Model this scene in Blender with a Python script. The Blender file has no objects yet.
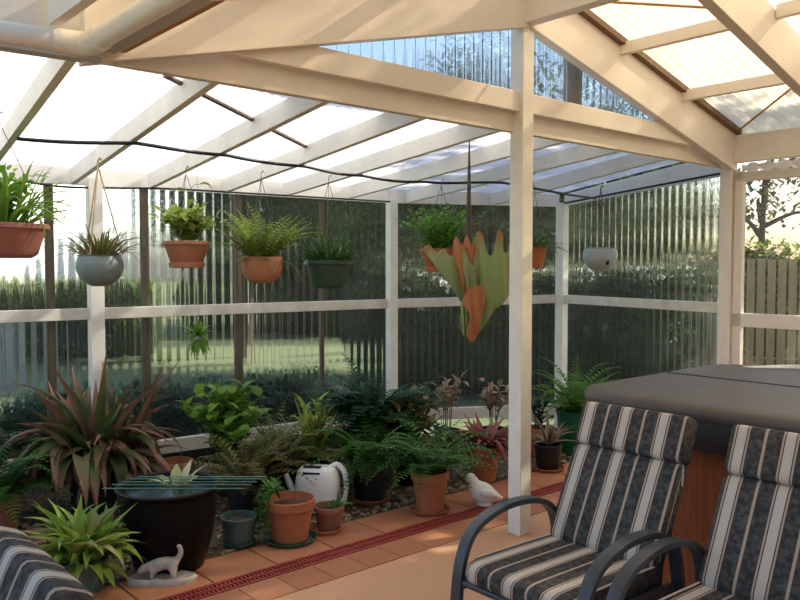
import bpy, math, random
from mathutils import Vector, Matrix, noise
random.seed(11)
SC = bpy.context.scene
COL = SC.collection
PI = math.pi
R = math.radians
V = Vector

# ------------------------------------------------------------------ camera, sky, sun, exposure
CAM_H = 1.65
PITCH = R(2.48)
F = 784.0
cam = bpy.data.cameras.new('camera')
cam.sensor_width = 36.0
cam.lens = F / 800.0 * 36.0
cam.clip_start = 0.05
cam_ob = bpy.data.objects.new('camera', cam)
COL.objects.link(cam_ob)
cam_ob.location = (0, 0, CAM_H)
cam_ob.rotation_euler = (PI / 2 - PITCH, 0, 0)
SC.camera = cam_ob

D1 = V((.755, .656, 0)).normalized()      # along the gable tie beam
N = V((-D1.y, D1.x, 0))                   # from the gable out over the fernery
O = V((.737, 4.785, 0))                   # foot of the centre post

SUN_FROM = (D1 * 1.30 - N * .50 + V((0, 0, .93))).normalized()   # towards the sun
world = bpy.data.worlds.new('world')
SC.world = world
world.use_nodes = True
wn = world.node_tree
sky = wn.nodes.new('ShaderNodeTexSky')
sky.sky_type = 'NISHITA'
sky.sun_disc = False
sky.sun_elevation = R(33)
sky.sun_rotation = math.atan2(SUN_FROM.x, SUN_FROM.y)
sky.dust_density = 2.0
sky.ozone_density = 1.0
bg = wn.nodes['Background']
wn.links.new(sky.outputs[0], bg.inputs[0])
bg.inputs[1].default_value = 0.27
sun = bpy.data.lights.new('sun', 'SUN')
sun.energy = 16.0
sun.angle = R(.6)
sun.color = (1.0, .91, .78)
sun_ob = bpy.data.objects.new('sun', sun)
COL.objects.link(sun_ob)
sun_ob.rotation_euler = (-SUN_FROM).to_track_quat('-Z', 'Y').to_euler()
SC.view_settings.view_transform = 'Standard'
SC.view_settings.look = 'None'
SC.view_settings.gamma = 1.0
SC.view_settings.use_curve_mapping = False
SC.view_settings.exposure = 0.12
SC.cycles.max_bounces = 10
SC.cycles.transparent_max_bounces = 24
SC.cycles.diffuse_bounces = 5
SC.cycles.transmission_bounces = 8
SC.cycles.sample_clamp_indirect = 6.0

# ------------------------------------------------------------------ helpers
def ray(px, py):
    u, v = (px - 400) / F, (300 - py) / F
    fw = V((0, math.cos(PITCH), -math.sin(PITCH)))
    up = V((0, math.sin(PITCH), math.cos(PITCH)))
    return V((1, 0, 0)) * u + up * v + fw

def at(px, py, Y):                        # point of the place on that sight line, Y metres ahead
    r = ray(px, py)
    return V((0, 0, CAM_H)) + r * (Y / r.y)

def gnd(px, py, z=0.0):
    r = ray(px, py)
    return V((0, 0, CAM_H)) + r * ((z - CAM_H) / r.z)

def ST(s, t, z=0.0):
    p = O + D1 * s + N * t
    return V((p.x, p.y, z))

def s_of(px):                             # where a sight line crosses the gable plane
    q = (px - 400) / F
    return (q * O.y - O.x) / (D1.x - q * D1.y)

def new_mat(name):
    m = bpy.data.materials.new(name)
    m.use_nodes = True
    return m, m.node_tree, m.node_tree.nodes['Principled BSDF']

def setin(b, k, v):
    if k in b.inputs:
        b.inputs[k].default_value = v

def mat(name, col, rough=.6, var=.15, scale=8.0, bump=0.0, bscale=None, spec=.4, col2=None, metal=0.0, stretch=None, detail=4.0):
    m, nt, b = new_mat(name)
    L = nt.links.new
    tc = nt.nodes.new('ShaderNodeTexCoord')
    src = tc.outputs['Object']
    if stretch:
        mp = nt.nodes.new('ShaderNodeMapping')
        mp.inputs['Scale'].default_value = stretch
        L(src, mp.inputs['Vector'])
        src = mp.outputs['Vector']
    nz = nt.nodes.new('ShaderNodeTexNoise')
    nz.inputs['Scale'].default_value = scale
    nz.inputs['Detail'].default_value = detail
    L(src, nz.inputs['Vector'])
    rp = nt.nodes.new('ShaderNodeValToRGB')
    rp.color_ramp.elements[0].position = .3
    rp.color_ramp.elements[1].position = .7
    c2 = col2 or tuple(c * (1 - var) for c in col)
    rp.color_ramp.elements[0].color = (*c2, 1)
    rp.color_ramp.elements[1].color = (*col, 1)
    L(nz.outputs['Fac'], rp.inputs[0])
    L(rp.outputs[0], b.inputs['Base Color'])
    b.inputs['Roughness'].default_value = rough
    b.inputs['Metallic'].default_value = metal
    setin(b, 'Specular IOR Level', spec)
    if bump:
        n2 = nt.nodes.new('ShaderNodeTexNoise')
        n2.inputs['Scale'].default_value = bscale or scale * 6
        L(src, n2.inputs['Vector'])
        bp = nt.nodes.new('ShaderNodeBump')
        bp.inputs['Strength'].default_value = bump
        bp.inputs['Distance'].default_value = .01
        L(n2.outputs['Fac'], bp.inputs['Height'])
        L(bp.outputs[0], b.inputs['Normal'])
    return m

def leaf_mat(name, cols, tip=None, tip_at=.75, trans=.35, rough=.5, edge=None):
    """per-leaf colour from the island index, an optional tip colour along the leaf"""
    m, nt, b = new_mat(name)
    L = nt.links.new
    ge = nt.nodes.new('ShaderNodeNewGeometry')
    rp = nt.nodes.new('ShaderNodeValToRGB')
    els = rp.color_ramp.elements
    n = len(cols)
    while len(els) < n:
        els.new(.5)
    for i, c in enumerate(cols):
        els[i].position = i / max(1, n - 1)
        els[i].color = (*c, 1)
    L(ge.outputs['Random Per Island'], rp.inputs[0])
    out = rp.outputs[0]
    def blend(attr, lo, hi, colour, src):
        a = nt.nodes.new('ShaderNodeAttribute')
        a.attribute_name = attr
        mr = nt.nodes.new('ShaderNodeMapRange')
        mr.inputs['From Min'].default_value = lo
        mr.inputs['From Max'].default_value = hi
        L(a.outputs['Fac'], mr.inputs['Value'])
        mx = nt.nodes.new('ShaderNodeMix')
        mx.data_type = 'RGBA'
        L(mr.outputs[0], mx.inputs['Factor'])
        L(src, mx.inputs['A'])
        mx.inputs['B'].default_value = (*colour, 1)
        return mx.outputs['Result']
    if tip:
        out = blend('tip', tip_at, min(1.0, tip_at + .25), tip, out)
    if edge:
        out = blend('edge', .55, .9, edge, out)
    L(out, b.inputs['Base Color'])
    b.inputs['Roughness'].default_value = rough
    setin(b, 'Specular IOR Level', .35)
    tl = nt.nodes.new('ShaderNodeBsdfTranslucent')
    L(out, tl.inputs['Color'])
    ms = nt.nodes.new('ShaderNodeMixShader')
    ms.inputs[0].default_value = trans
    L(b.outputs[0], ms.inputs[1])
    L(tl.outputs[0], ms.inputs[2])
    L(ms.outputs[0], nt.nodes['Material Output'].inputs[0])
    return m

def sheet_mat(name, tint, clear, bend, frost, gloss, frost_col, rough=.12, ior=1.12):
    """plastic sheeting: clear part, bending part, milky part, sheen"""
    m = bpy.data.materials.new(name)
    m.use_nodes = True
    nt = m.node_tree
    nt.nodes.remove(nt.nodes['Principled BSDF'])
    L = nt.links.new
    out = nt.nodes['Material Output']
    tr = nt.nodes.new('ShaderNodeBsdfTransparent')
    tr.inputs['Color'].default_value = (*tint, 1)
    rf = nt.nodes.new('ShaderNodeBsdfRefraction')
    rf.inputs['Color'].default_value = (*tint, 1)
    rf.inputs['Roughness'].default_value = rough
    rf.inputs['IOR'].default_value = ior
    tl = nt.nodes.new('ShaderNodeBsdfTranslucent')
    tl.inputs['Color'].default_value = (*frost_col, 1)
    df = nt.nodes.new('ShaderNodeBsdfDiffuse')
    df.inputs['Color'].default_value = (*frost_col, 1)
    gl = nt.nodes.new('ShaderNodeBsdfGlossy')
    gl.inputs['Color'].default_value = (1, 1, 1, 1)
    gl.inputs['Roughness'].default_value = .18
    tc = nt.nodes.new('ShaderNodeTexCoord')
    nz = nt.nodes.new('ShaderNodeTexNoise')
    nz.inputs['Scale'].default_value = 3.0
    nz.inputs['Detail'].default_value = 5
    L(tc.outputs['Object'], nz.inputs['Vector'])
    def mix(f, a, b):
        x = nt.nodes.new('ShaderNodeMixShader')
        if isinstance(f, float):
            x.inputs[0].default_value = f
        else:
            L(f, x.inputs[0])
        L(a, x.inputs[1])
        L(b, x.inputs[2])
        return x.outputs[0]
    see = mix(bend / max(1e-4, clear + bend), tr.outputs[0], rf.outputs[0])
    milk = mix(.35, tl.outputs[0], df.outputs[0])
    mr = nt.nodes.new('ShaderNodeMapRange')
    mr.inputs['From Min'].default_value = .3
    mr.inputs['From Max'].default_value = .7
    fr = frost / (clear + bend + frost)
    mr.inputs['To Min'].default_value = fr * .75
    mr.inputs['To Max'].default_value = min(1, fr * 1.25)
    L(nz.outputs['Fac'], mr.inputs['Value'])
    body = mix(mr.outputs[0], see, milk)
    L(mix(gloss, body, gl.outputs[0]), out.inputs[0])
    return m

class MB:
    def __init__(self):
        self.v, self.f, self.tip, self.edge = [], [], {}, {}
    def add(self, vs, fs):
        o = len(self.v)
        self.v += [tuple(p) for p in vs]
        self.f += [tuple(i + o for i in f) for f in fs]
        return o
    def box(self, c, size, M=None):
        hx, hy, hz = size[0] / 2, size[1] / 2, size[2] / 2
        c = V(c)
        vs = []
        for z in (-hz, hz):
            for x, y in ((-hx, -hy), (hx, -hy), (hx, hy), (-hx, hy)):
                p = V((x, y, z))
                if M is not None:
                    p = M @ p
                vs.append(c + p)
        self.add(vs, [(0, 3, 2, 1), (4, 5, 6, 7), (0, 1, 5, 4), (1, 2, 6, 5), (2, 3, 7, 6), (3, 0, 4, 7)])
    def beam(self, a, b, w, h, up=V((0, 0, 1)), off=0.0):
        """bar from a to b; w across, h along up; off shifts it along up"""
        a, b = V(a), V(b)
        d = (b - a).normalized()
        sd = d.cross(up).normalized()
        u = sd.cross(d).normalized()
        vs = []
        for p in (a, b):
            for x, y in ((-1, -1), (1, -1), (1, 1), (-1, 1)):
                vs.append(p + sd * (x * w / 2) + u * (y * h / 2 + off))
        self.add(vs, [(0, 1, 2, 3), (7, 6, 5, 4), (0, 4, 5, 1), (1, 5, 6, 2), (2, 6, 7, 3), (3, 7, 4, 0)])
    def tube(self, pts, r, n=8, cap=True, flat=None):
        """swept tube; r a number or a list; flat = (reference axis, half width on it, half width off it)"""
        pts = [V(p) for p in pts]
        k = len(pts)
        rs = r if isinstance(r, (list, tuple)) else [r] * k
        rings = []
        prev = None
        for i in range(k):
            d = (pts[min(i + 1, k - 1)] - pts[max(i - 1, 0)]).normalized()
            if flat:
                a = flat[0] - d * flat[0].dot(d)
                a.normalize()
            else:
                ref = prev if prev is not None else (V((0, 0, 1)) if abs(d.z) < .9 else V((1, 0, 0)))
                a = (ref - d * ref.dot(d)).normalized()
                prev = a
            b = d.cross(a)
            ring = []
            for j in range(n):
                t = 2 * PI * (j + .5) / n
                if flat:
                    cx, cy = math.cos(t), math.sin(t)
                    q = max(abs(cx), abs(cy)) ** .75
                    ring.append(pts[i] + a * (cx / q * flat[1]) + b * (cy / q * flat[2]))
                else:
                    ring.append(pts[i] + (a * math.cos(t) + b * math.sin(t)) * rs[i])
            rings.append(ring)
        vs = [p for g in rings for p in g]
        fs = []
        for i in range(k - 1):
            for j in range(n):
                a0, a1 = i * n + j, i * n + (j + 1) % n
                fs.append((a0, a1, a1 + n, a0 + n))
        if cap:
            fs.append(tuple(range(n - 1, -1, -1)))
            fs.append(tuple((k - 1) * n + j for j in range(n)))
        self.add(vs, fs)
    def lathe(self, prof, n=32, c=(0, 0, 0), sx=1.0, sy=1.0, wob=0.0):
        c = V(c)
        vs, fs = [], []
        for (r, z) in prof:
            for j in range(n):
                t = 2 * PI * j / n
                q = 1 + wob * math.sin(3 * t + z * 9)
                vs.append(c + V((r * q * sx * math.cos(t), r * q * sy * math.sin(t), z)))
        k = len(prof)
        for i in range(k - 1):
            for j in range(n):
                a0, a1 = i * n + j, i * n + (j + 1) % n
                fs.append((a0, a1, a1 + n, a0 + n))
        if prof[0][0] > 1e-5:
            fs.append(tuple(range(n - 1, -1, -1)))
        if prof[-1][0] > 1e-5:
            fs.append(tuple((k - 1) * n + j for j in range(n)))
        self.add(vs, fs)
    def blob(self, c, r, n=8, m=6, jit=.2, sq=(1, 1, 1)):
        c = V(c)
        vs, fs = [], []
        sd = random.random() * 100
        for i in range(m + 1):
            ph = PI * i / m
            for j in range(n):
                t = 2 * PI * j / n
                d = V((math.sin(ph) * math.cos(t), math.sin(ph) * math.sin(t), -math.cos(ph)))
                q = r * (1 + jit * noise.noise(d * 1.7 + V((sd, sd * .7, 0))))
                vs.append(c + V((d.x * q * sq[0], d.y * q * sq[1], d.z * q * sq[2])))
        for i in range(m):
            for j in range(n):
                a0, a1 = i * n + j, i * n + (j + 1) % n
                fs.append((a0, a1, a1 + n, a0 + n))
        self.add(vs, fs)
    def leaf(self, base, az, el, Ln, W, droop=1.0, seg=6, shape='strap', fold=.25, twist=0.0, curl=0.0, t0=0.0, t1=1.0):
        """one leaf: 3 verts across, arching down along its length; returns its path"""
        p = V(base)
        vs, path = [], []
        step = Ln / seg
        for i in range(seg + 1):
            t = i / seg
            e = el - droop * t
            a = az + twist * t
            d = V((math.cos(e) * math.cos(a), math.cos(e) * math.sin(a), math.sin(e)))
            sd = V((-math.sin(a), math.cos(a), 0))
            up = sd.cross(d) * -1
            if shape == 'strap':
                w = W * (.45 + .55 * min(1, t * 4)) * max(.04, 1 - t ** 3)
            elif shape == 'ovate':
                w = W * max(.05, math.sin(PI * min(1, .04 + t * .96) ** .75))
            elif shape == 'lance':
                w = W * max(.05, math.sin(PI * (.06 + .94 * t) ** .6))
            else:
                w = W * max(.05, 1 - t)
            vs += [p - sd * w / 2 + up * w * fold, p, p + sd * w / 2 + up * w * fold]
            path.append((p.copy(), d, sd, a, e))
            p = p + d * step
        fs = []
        for i in range(seg):
            a0 = i * 3
            fs += [(a0, a0 + 1, a0 + 4, a0 + 3), (a0 + 1, a0 + 2, a0 + 5, a0 + 4)]
        o = self.add(vs, fs)
        for i in range(seg + 1):
            tt = t0 + (t1 - t0) * i / seg
            for k in range(3):
                self.tip[o + i * 3 + k] = tt
                self.edge[o + i * 3 + k] = 0.0 if k == 1 else 1.0
        return path
    def frond(self, base, az, el, Ln, pin, droop=1.4, n=16, pw=None, twist=0.0, lift=.15):
        """fern frond: thin rib with pairs of leaflets"""
        p = V(base)
        pts = []
        step = Ln / n
        for i in range(n + 1):
            t = i / n
            e = el - droop * t * t * .6 - droop * t * .4
            a = az + twist * t
            d = V((math.cos(e) * math.cos(a), math.cos(e) * math.sin(a), math.sin(e)))
            pts.append(p.copy())
            if i >= 2:
                ln = pin * max(.12, math.sin(PI * (.12 + .86 * t) ** .8)) * random.uniform(.85, 1.1)
                for sg in (-1, 1):
                    self.leaf(p, a + sg * 1.25, e * .35 + lift, ln, pw or pin * .28, droop=.5, seg=2, shape='lance', fold=.1, t0=t, t1=t)
            p = p + d * step
        self.tube(pts, [.0028 * (1 - .7 * i / n) + .0006 for i in range(n + 1)], n=3, cap=False)
        return p
    def build(self, name, material, parent=None, smooth=None, bevel=0.0, kind=None):
        me = bpy.data.meshes.new(name)
        me.from_pydata(self.v, [], self.f)
        me.update()
        if self.tip:
            a = me.attributes.new('tip', 'FLOAT', 'POINT')
            b = me.attributes.new('edge', 'FLOAT', 'POINT')
            n = len(self.v)
            a.data.foreach_set('value', [self.tip.get(i, 0.0) for i in range(n)])
            b.data.foreach_set('value', [self.edge.get(i, 0.0) for i in range(n)])
        me.materials.append(material)
        if smooth is not None:
            me.shade_smooth()
            if smooth < 180:
                me.set_sharp_from_angle(angle=R(smooth))
        o = bpy.data.objects.new(name, me)
        COL.objects.link(o)
        if parent is not None:
            o.parent = parent
        if bevel:
            md = o.modifiers.new('bevel', 'BEVEL')
            md.width = bevel
            md.segments = 2
            md.limit_method = 'ANGLE'
        if kind:
            o['kind'] = kind
        return o

def tag(o, label, cat, group=None, kind=None):
    o['label'] = label
    o['category'] = cat
    if group:
        o['group'] = group
    if kind:
        o['kind'] = kind
    return o

def thing(name, label, cat, loc=(0, 0, 0), rz=0.0, group=None):
    o = bpy.data.objects.new(name, None)
    o.empty_display_size = .1
    COL.objects.link(o)
    o.location = loc
    o.rotation_euler = (0, 0, rz)
    return tag(o, label, cat, group)

def copy_thing(o, loc, rz, label):
    c = o.copy()
    COL.objects.link(c)
    c.location = loc
    c.rotation_euler = (0, 0, rz)
    c['label'] = label
    for ch in [x for x in bpy.data.objects if x.parent == o]:
        d = ch.copy()
        COL.objects.link(d)
        d.parent = c
        for g in [x for x in bpy.data.objects if x.parent == ch]:
            e = g.copy()
            COL.objects.link(e)
            e.parent = d
    return c

def struct(name, mb, m, parent=None, smooth=None, bevel=0.0):
    return mb.build(name, m, parent, smooth, bevel, kind=None if parent else 'structure')

def bez(p, n=10):
    """Catmull-Rom through the points"""
    p = [V(q) for q in p]
    q = [p[0] * 2 - p[1]] + p + [p[-1] * 2 - p[-2]]
    out = []
    for i in range(1, len(q) - 2):
        for k in range(n):
            t = k / n
            a, b, c, d = q[i - 1], q[i], q[i + 1], q[i + 2]
            out.append(.5 * ((2 * b) + (c - a) * t + (2 * a - 5 * b + 4 * c - d) * t * t + (3 * b - 3 * c + d - a) * t ** 3))
    out.append(p[-1])
    return out

# ------------------------------------------------------------------ materials
M = {}
M['paint'] = mat('cream_paint', (.79, .73, .65), .5, .07, 5, bump=.08, bscale=60, stretch=(1, 1, 1))
M['paint_white'] = mat('white_paint', (.80, .77, .70), .5, .12, 6, bump=.1, bscale=70)
M['rail_paint'] = mat('weathered_rail_paint', (.70, .66, .58), .6, .22, 9, bump=.15, bscale=60)
M['gutter'] = mat('gutter_enamel', (.80, .76, .67), .3, .05, 3)
M['grey_metal'] = mat('grey_flashing', (.48, .47, .44), .45, .1, 4)
M['bare_timber'] = mat('bare_timber', (.50, .24, .07), .6, .3, 5, stretch=(1, 1, 8))
M['timber_dark'] = mat('weathered_timber', (.20, .13, .08), .8, .35, 6, stretch=(6, 6, 1), bump=.3)
M['black_pipe'] = mat('black_poly_pipe', (.012, .012, .014), .4, .2, 20)
M['gap_bright'] = mat('sky_gap_plastic', (.82, .80, .86), .3, .15, 12, metal=.3)  # pale colour imitates the bright sky showing above the window
M['rope'] = mat('tan_rope', (.55, .42, .26), .9, .25, 30)
M['steel'] = mat('galvanised_steel', (.45, .46, .48), .35, .15, 20, metal=.8)
M['wire'] = mat('dark_wire', (.10, .10, .09), .5, .2, 20)
M['ceil'] = sheet_mat('cream_roof_sheet', (.9, .82, .62), .06, .04, .90, .03, (.64, .56, .43))
M['roof'] = sheet_mat('clear_roof_sheet', (.93, .95, .97), .20, .06, .74, .03, (.82, .84, .88))
M['wallsheet'] = sheet_mat('clear_wall_sheet', (.80, .86, .85), .32, .62, .03, .03, (.62, .66, .66), rough=.14, ior=1.14)
M['gablesheet'] = sheet_mat('gable_sheet', (.82, .92, .98), .30, .52, .15, .04, (.72, .82, .9), rough=.2, ior=1.12)
M['glass'] = sheet_mat('window_glass', (.86, .84, .76), .96, .0, .05, .05, (.6, .58, .5))
M['terra'] = mat('terracotta', (.40, .135, .06), .75, .22, 7, bump=.15, bscale=50)
M['terra_dusty'] = mat('terracotta_weathered', (.47, .20, .11), .85, .3, 6, bump=.2, bscale=50)
M['terra_brown'] = mat('brown_plastic', (.30, .12, .08), .6, .2, 7)  # also darkens one terracotta pot to imitate shade
M['terra_pink'] = mat('pink_terracotta_plastic', (.36, .15, .115), .55, .15, 6)
M['green_pot'] = mat('dark_green_plastic', (.045, .085, .06), .45, .25, 8)
M['teal_pot'] = mat('blue_green_plastic', (.075, .13, .115), .5, .25, 8)
M['box_green'] = mat('bright_green_plastic', (.01, .11, .05), .45, .2, 8)
M['grey_pot'] = mat('grey_green_glaze', (.22, .27, .27), .4, .25, 9)
M['pale_pot'] = mat('pale_grey_plastic', (.34, .40, .42), .45, .15, 9)
M['black_pot'] = mat('black_plastic', (.014, .014, .015), .5, .25, 8)
M['black_glaze'] = mat('black_glaze', (.006, .006, .006), .38, .25, 8, spec=.12)
M['soil'] = mat('potting_soil', (.075, .045, .028), .95, .5, 40, bump=.8, bscale=80)
M['white_plastic'] = mat('white_plastic', (.82, .82, .80), .4, .05, 6)
M['stone'] = mat('cast_stone', (.50, .44, .38), .9, .35, 25, bump=.4, bscale=80)
M['white_stone'] = mat('white_stone', (.82, .80, .76), .8, .08, 20, bump=.2)
M['water'] = mat('pond_water', (.010, .03, .03), .22, .3, 6, spec=.3)
M['stake'] = mat('green_coated_stake', (.10, .22, .15), .5, .2, 30)
M['bed'] = mat('bed_soil', (.13, .09, .05), .95, .45, 12, bump=.7, bscale=60)
M['pebble'] = leaf_mat('pebbles', [(.20, .13, .07), (.32, .23, .13), (.13, .09, .06), (.40, .31, .20), (.22, .17, .12)], trans=0.0, rough=.85)
M['floor'] = mat('terracotta_concrete', (.56, .31, .17), .6, .14, 1.6, bump=.05, bscale=40, detail=6)
M['tile'] = leaf_mat('terracotta_pavers', [(.37, .145, .07), (.42, .185, .09), (.33, .125, .06)], trans=0.0, rough=.75)
M['grate'] = mat('red_grate', (.34, .055, .04), .5, .2, 10)
M['pit'] = mat('drain_pit', (.05, .02, .015), .9, .2, 8)
M['brick'] = mat('house_render', (.62, .54, .44), .8, .1, 4)
M['frame_metal'] = mat('charcoal_powder_coat', (.035, .042, .055), .35, .15, 30, spec=.5)
M['spa_cover'] = mat('brown_vinyl', (.085, .068, .058), .5, .2, 5, bump=.12, bscale=60)
M['spa_skirt'] = mat('dark_vinyl', (.022, .022, .025), .5, .2, 8)
M['spa_wood'] = mat('red_cedar', (.27, .075, .025), .5, .35, 5, stretch=(8, 8, 1))
M['lawn'] = mat('lawn', (.14, .16, .075), .9, .35, 1.2, col2=(.075, .10, .045))
M['bark'] = mat('bark', (.11, .085, .065), .9, .4, 9, stretch=(3, 3, .6), bump=.6, bscale=20)
M['fence'] = mat('fence_timber', (.50, .38, .24), .8, .25, 5, stretch=(5, 5, .8))
M['grey_fence'] = mat('grey_fence', (.33, .34, .33), .8, .2, 5)
M['white_wall'] = mat('white_garden_wall', (.88, .87, .84), .7, .05, 3)

# striped cushion cloth (stripes run the length of the cushion, x is across it)
def stripe_mat():
    m, nt, b = new_mat('striped_canvas')
    L = nt.links.new
    tc = nt.nodes.new('ShaderNodeTexCoord')
    sx = nt.nodes.new('ShaderNodeSeparateXYZ')
    L(tc.outputs['Object'], sx.inputs[0])
    a = nt.nodes.new('ShaderNodeMath'); a.operation = 'MULTIPLY_ADD'
    a.inputs[1].default_value = 1 / .185
    a.inputs[2].default_value = 10.345
    L(sx.outputs['X'], a.inputs[0])
    fr = nt.nodes.new('ShaderNodeMath'); fr.operation = 'FRACT'
    L(a.outputs[0], fr.inputs[0])
    sb = nt.nodes.new('ShaderNodeMath'); sb.operation = 'SUBTRACT'
    L(fr.outputs[0], sb.inputs[0]); sb.inputs[1].default_value = .5
    ab = nt.nodes.new('ShaderNodeMath'); ab.operation = 'ABSOLUTE'
    L(sb.outputs[0], ab.inputs[0])
    rp = nt.nodes.new('ShaderNodeValToRGB')
    rp.color_ramp.interpolation = 'CONSTANT'
    e = rp.color_ramp.elements
    pale, tan, dark, line = (.46, .42, .38, 1), (.37, .29, .23, 1), (.5, .5, .5, 1), (.05, .04, .04, 1)
    seq = [(0, pale), (.095, line), (.118, tan), (.160, line), (.178, dark), (.458, line), (.466, tan)]
    while len(e) < len(seq):
        e.new(.5)
    for i, (p, c) in enumerate(seq):
        e[i].position = p
        e[i].color = c
    L(ab.outputs[0], rp.inputs[0])
    rd = nt.nodes.new('ShaderNodeValToRGB')          # 1 where the dark band is
    rd.color_ramp.interpolation = 'CONSTANT'
    rd.color_ramp.elements[0].color = (0, 0, 0, 1)
    rd.color_ramp.elements[1].position = .178
    rd.color_ramp.elements[1].color = (1, 1, 1, 1)
    x = rd.color_ramp.elements.new(.458); x.color = (0, 0, 0, 1)
    L(ab.outputs[0], rd.inputs[0])
    nz = nt.nodes.new('ShaderNodeTexNoise')
    nz.inputs['Scale'].default_value = 45
    nz.inputs['Detail'].default_value = 6
    L(tc.outputs['Object'], nz.inputs['Vector'])
    rn = nt.nodes.new('ShaderNodeValToRGB')
    rn.color_ramp.elements[0].position = .38
    rn.color_ramp.elements[0].color = (.026, .026, .027, 1)
    rn.color_ramp.elements[1].position = .68
    rn.color_ramp.elements[1].color = (.080, .079, .078, 1)
    L(nz.outputs['Fac'], rn.inputs[0])
    mx = nt.nodes.new('ShaderNodeMix'); mx.data_type = 'RGBA'
    L(rd.outputs[0], mx.inputs['Factor'])
    L(rp.outputs[0], mx.inputs['A'])
    L(rn.outputs[0], mx.inputs['B'])
    L(mx.outputs['Result'], b.inputs['Base Color'])
    b.inputs['Roughness'].default_value = .85
    setin(b, 'Specular IOR Level', .2)
    w = nt.nodes.new('ShaderNodeTexNoise'); w.inputs['Scale'].default_value = 220
    L(tc.outputs['Object'], w.inputs['Vector'])
    bp = nt.nodes.new('ShaderNodeBump'); bp.inputs['Strength'].default_value = .25; bp.inputs['Distance'].default_value = .004
    L(w.outputs['Fac'], bp.inputs['Height'])
    L(bp.outputs[0], b.inputs['Normal'])
    return m
M['stripe'] = stripe_mat()
M['piping'] = mat('pale_piping', (.55, .50, .46), .8, .1, 20)

G = {}
G['bright'] = leaf_mat('bright_leaves', [(.10, .24, .025), (.17, .33, .04), (.26, .42, .06), (.07, .18, .02)], trans=.4)
G['yellow'] = leaf_mat('yellow_green_leaves', [(.22, .34, .05), (.34, .42, .08), (.14, .26, .04), (.42, .42, .12)], trans=.4)
G['lime'] = leaf_mat('lime_leaves', [(.14, .25, .03), (.20, .33, .04), (.28, .38, .06), (.10, .20, .025), (.40, .36, .12)], trans=.4)
G['fern'] = leaf_mat('fern_leaves', [(.05, .15, .025), (.08, .21, .03), (.035, .10, .02)], trans=.35)
G['fernlight'] = leaf_mat('light_fern_leaves', [(.11, .26, .03), (.17, .34, .05), (.08, .20, .03)], trans=.4)
G['dark'] = leaf_mat('dark_leaves', [(.018, .06, .022), (.03, .085, .03), (.012, .045, .02)], trans=.25)
G['brom'] = leaf_mat('bronze_leaves', [(.06, .10, .025), (.12, .09, .04), (.05, .10, .025), (.09, .13, .03), (.22, .11, .075), (.28, .16, .10)], tip=(.25, .12, .07), tip_at=.6, trans=.25)
G['red'] = leaf_mat('red_leaves', [(.22, .06, .07), (.30, .11, .10), (.14, .07, .05), (.34, .20, .14)], tip=(.34, .10, .08), tip_at=.5, trans=.25)
G['brownfern'] = leaf_mat('brown_fern_leaves', [(.10, .13, .03), (.20, .12, .045), (.08, .16, .03), (.26, .15, .06)], trans=.35)
G['pale'] = leaf_mat('pale_leaves', [(.46, .46, .22), (.56, .54, .34), (.36, .40, .16)], trans=.3)
G['pink'] = leaf_mat('dusty_pink_leaves', [(.42, .27, .21), (.34, .20, .16), (.26, .22, .12), (.5, .36, .28)], trans=.3)
G['varieg'] = leaf_mat('striped_leaves', [(.10, .13, .05), (.16, .08, .06), (.08, .12, .06)], edge=(.50, .40, .33), trans=.25)
G['stag'] = leaf_mat('antler_green', [(.30, .37, .16), (.36, .42, .20), (.27, .35, .13)], tip=(.40, .15, .05), tip_at=.80, trans=.35, rough=.7)
G['stagbrown'] = leaf_mat('antler_brown', [(.42, .15, .055), (.34, .11, .04), (.48, .20, .08)], trans=.15, rough=.8)
G['olive'] = leaf_mat('olive_leaves', [(.15, .19, .04), (.22, .26, .06), (.10, .15, .03), (.30, .24, .09)], trans=.4)
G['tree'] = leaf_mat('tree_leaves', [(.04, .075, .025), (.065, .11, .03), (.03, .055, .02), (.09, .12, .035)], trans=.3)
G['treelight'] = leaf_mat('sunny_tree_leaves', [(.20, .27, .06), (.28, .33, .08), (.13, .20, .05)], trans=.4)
G['gum'] = leaf_mat('gum_leaves', [(.12, .11, .06), (.17, .15, .09), (.09, .09, .05)], trans=.25)

# ------------------------------------------------------------------ floor, bed, drain, lawn
def poly_slab(pts, z0, z1):
    mb = MB()
    n = len(pts)
    vs = [V((p.x, p.y, z0)) for p in pts] + [V((p.x, p.y, z1)) for p in pts]
    fs = [tuple(range(n - 1, -1, -1)), tuple(range(n, 2 * n))]
    for i in range(n):
        j = (i + 1) % n
        fs.append((i, j, j + n, i + n))
    mb.add(vs, fs)
    return mb

T_DR0, T_DR1 = .40, .53                  # drain channel, measured out from the gable plane
T_BED = .86
def wall_pt(a):                           # back wall line through two measured points, metres from the corner
    return C12 + (W1A - C12).normalized() * a
W1A = at(145, 442.7, 1); W1A = gnd(145, 442.7, .275)
C12 = gnd(390, 410.5, .275)
W1A.z = C12.z = 0
W1D = (W1A - C12).normalized()
C23 = at(560, 300, 8.05); C23.z = 0
P3 = ST(2.61, 0, 0)
W1END = C12 + W1D * 5.2
ZTOP, ZRAIL, ZSILL = 2.25, 1.295, .275

struct('floor', poly_slab([ST(-7, T_DR0), ST(-7, -9), ST(4.2, -9), ST(4.2, T_DR0)], -.08, 0), M['floor'])
struct('floor_garden_bed', poly_slab([ST(-7, T_BED), ST(2.9, T_BED), P3 + D1 * .3 + N * .9, C23 + V((.2, .2, 0)), C12 + V((0, .25, 0)), C12 + W1D * 7 + N * .2], -.08, -.012), M['bed'])
struct('lawn', poly_slab([V((-70, -40, 0)), V((70, -40, 0)), V((70, 90, 0)), V((-70, 90, 0))], -.30, -.10), M['lawn'])
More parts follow.
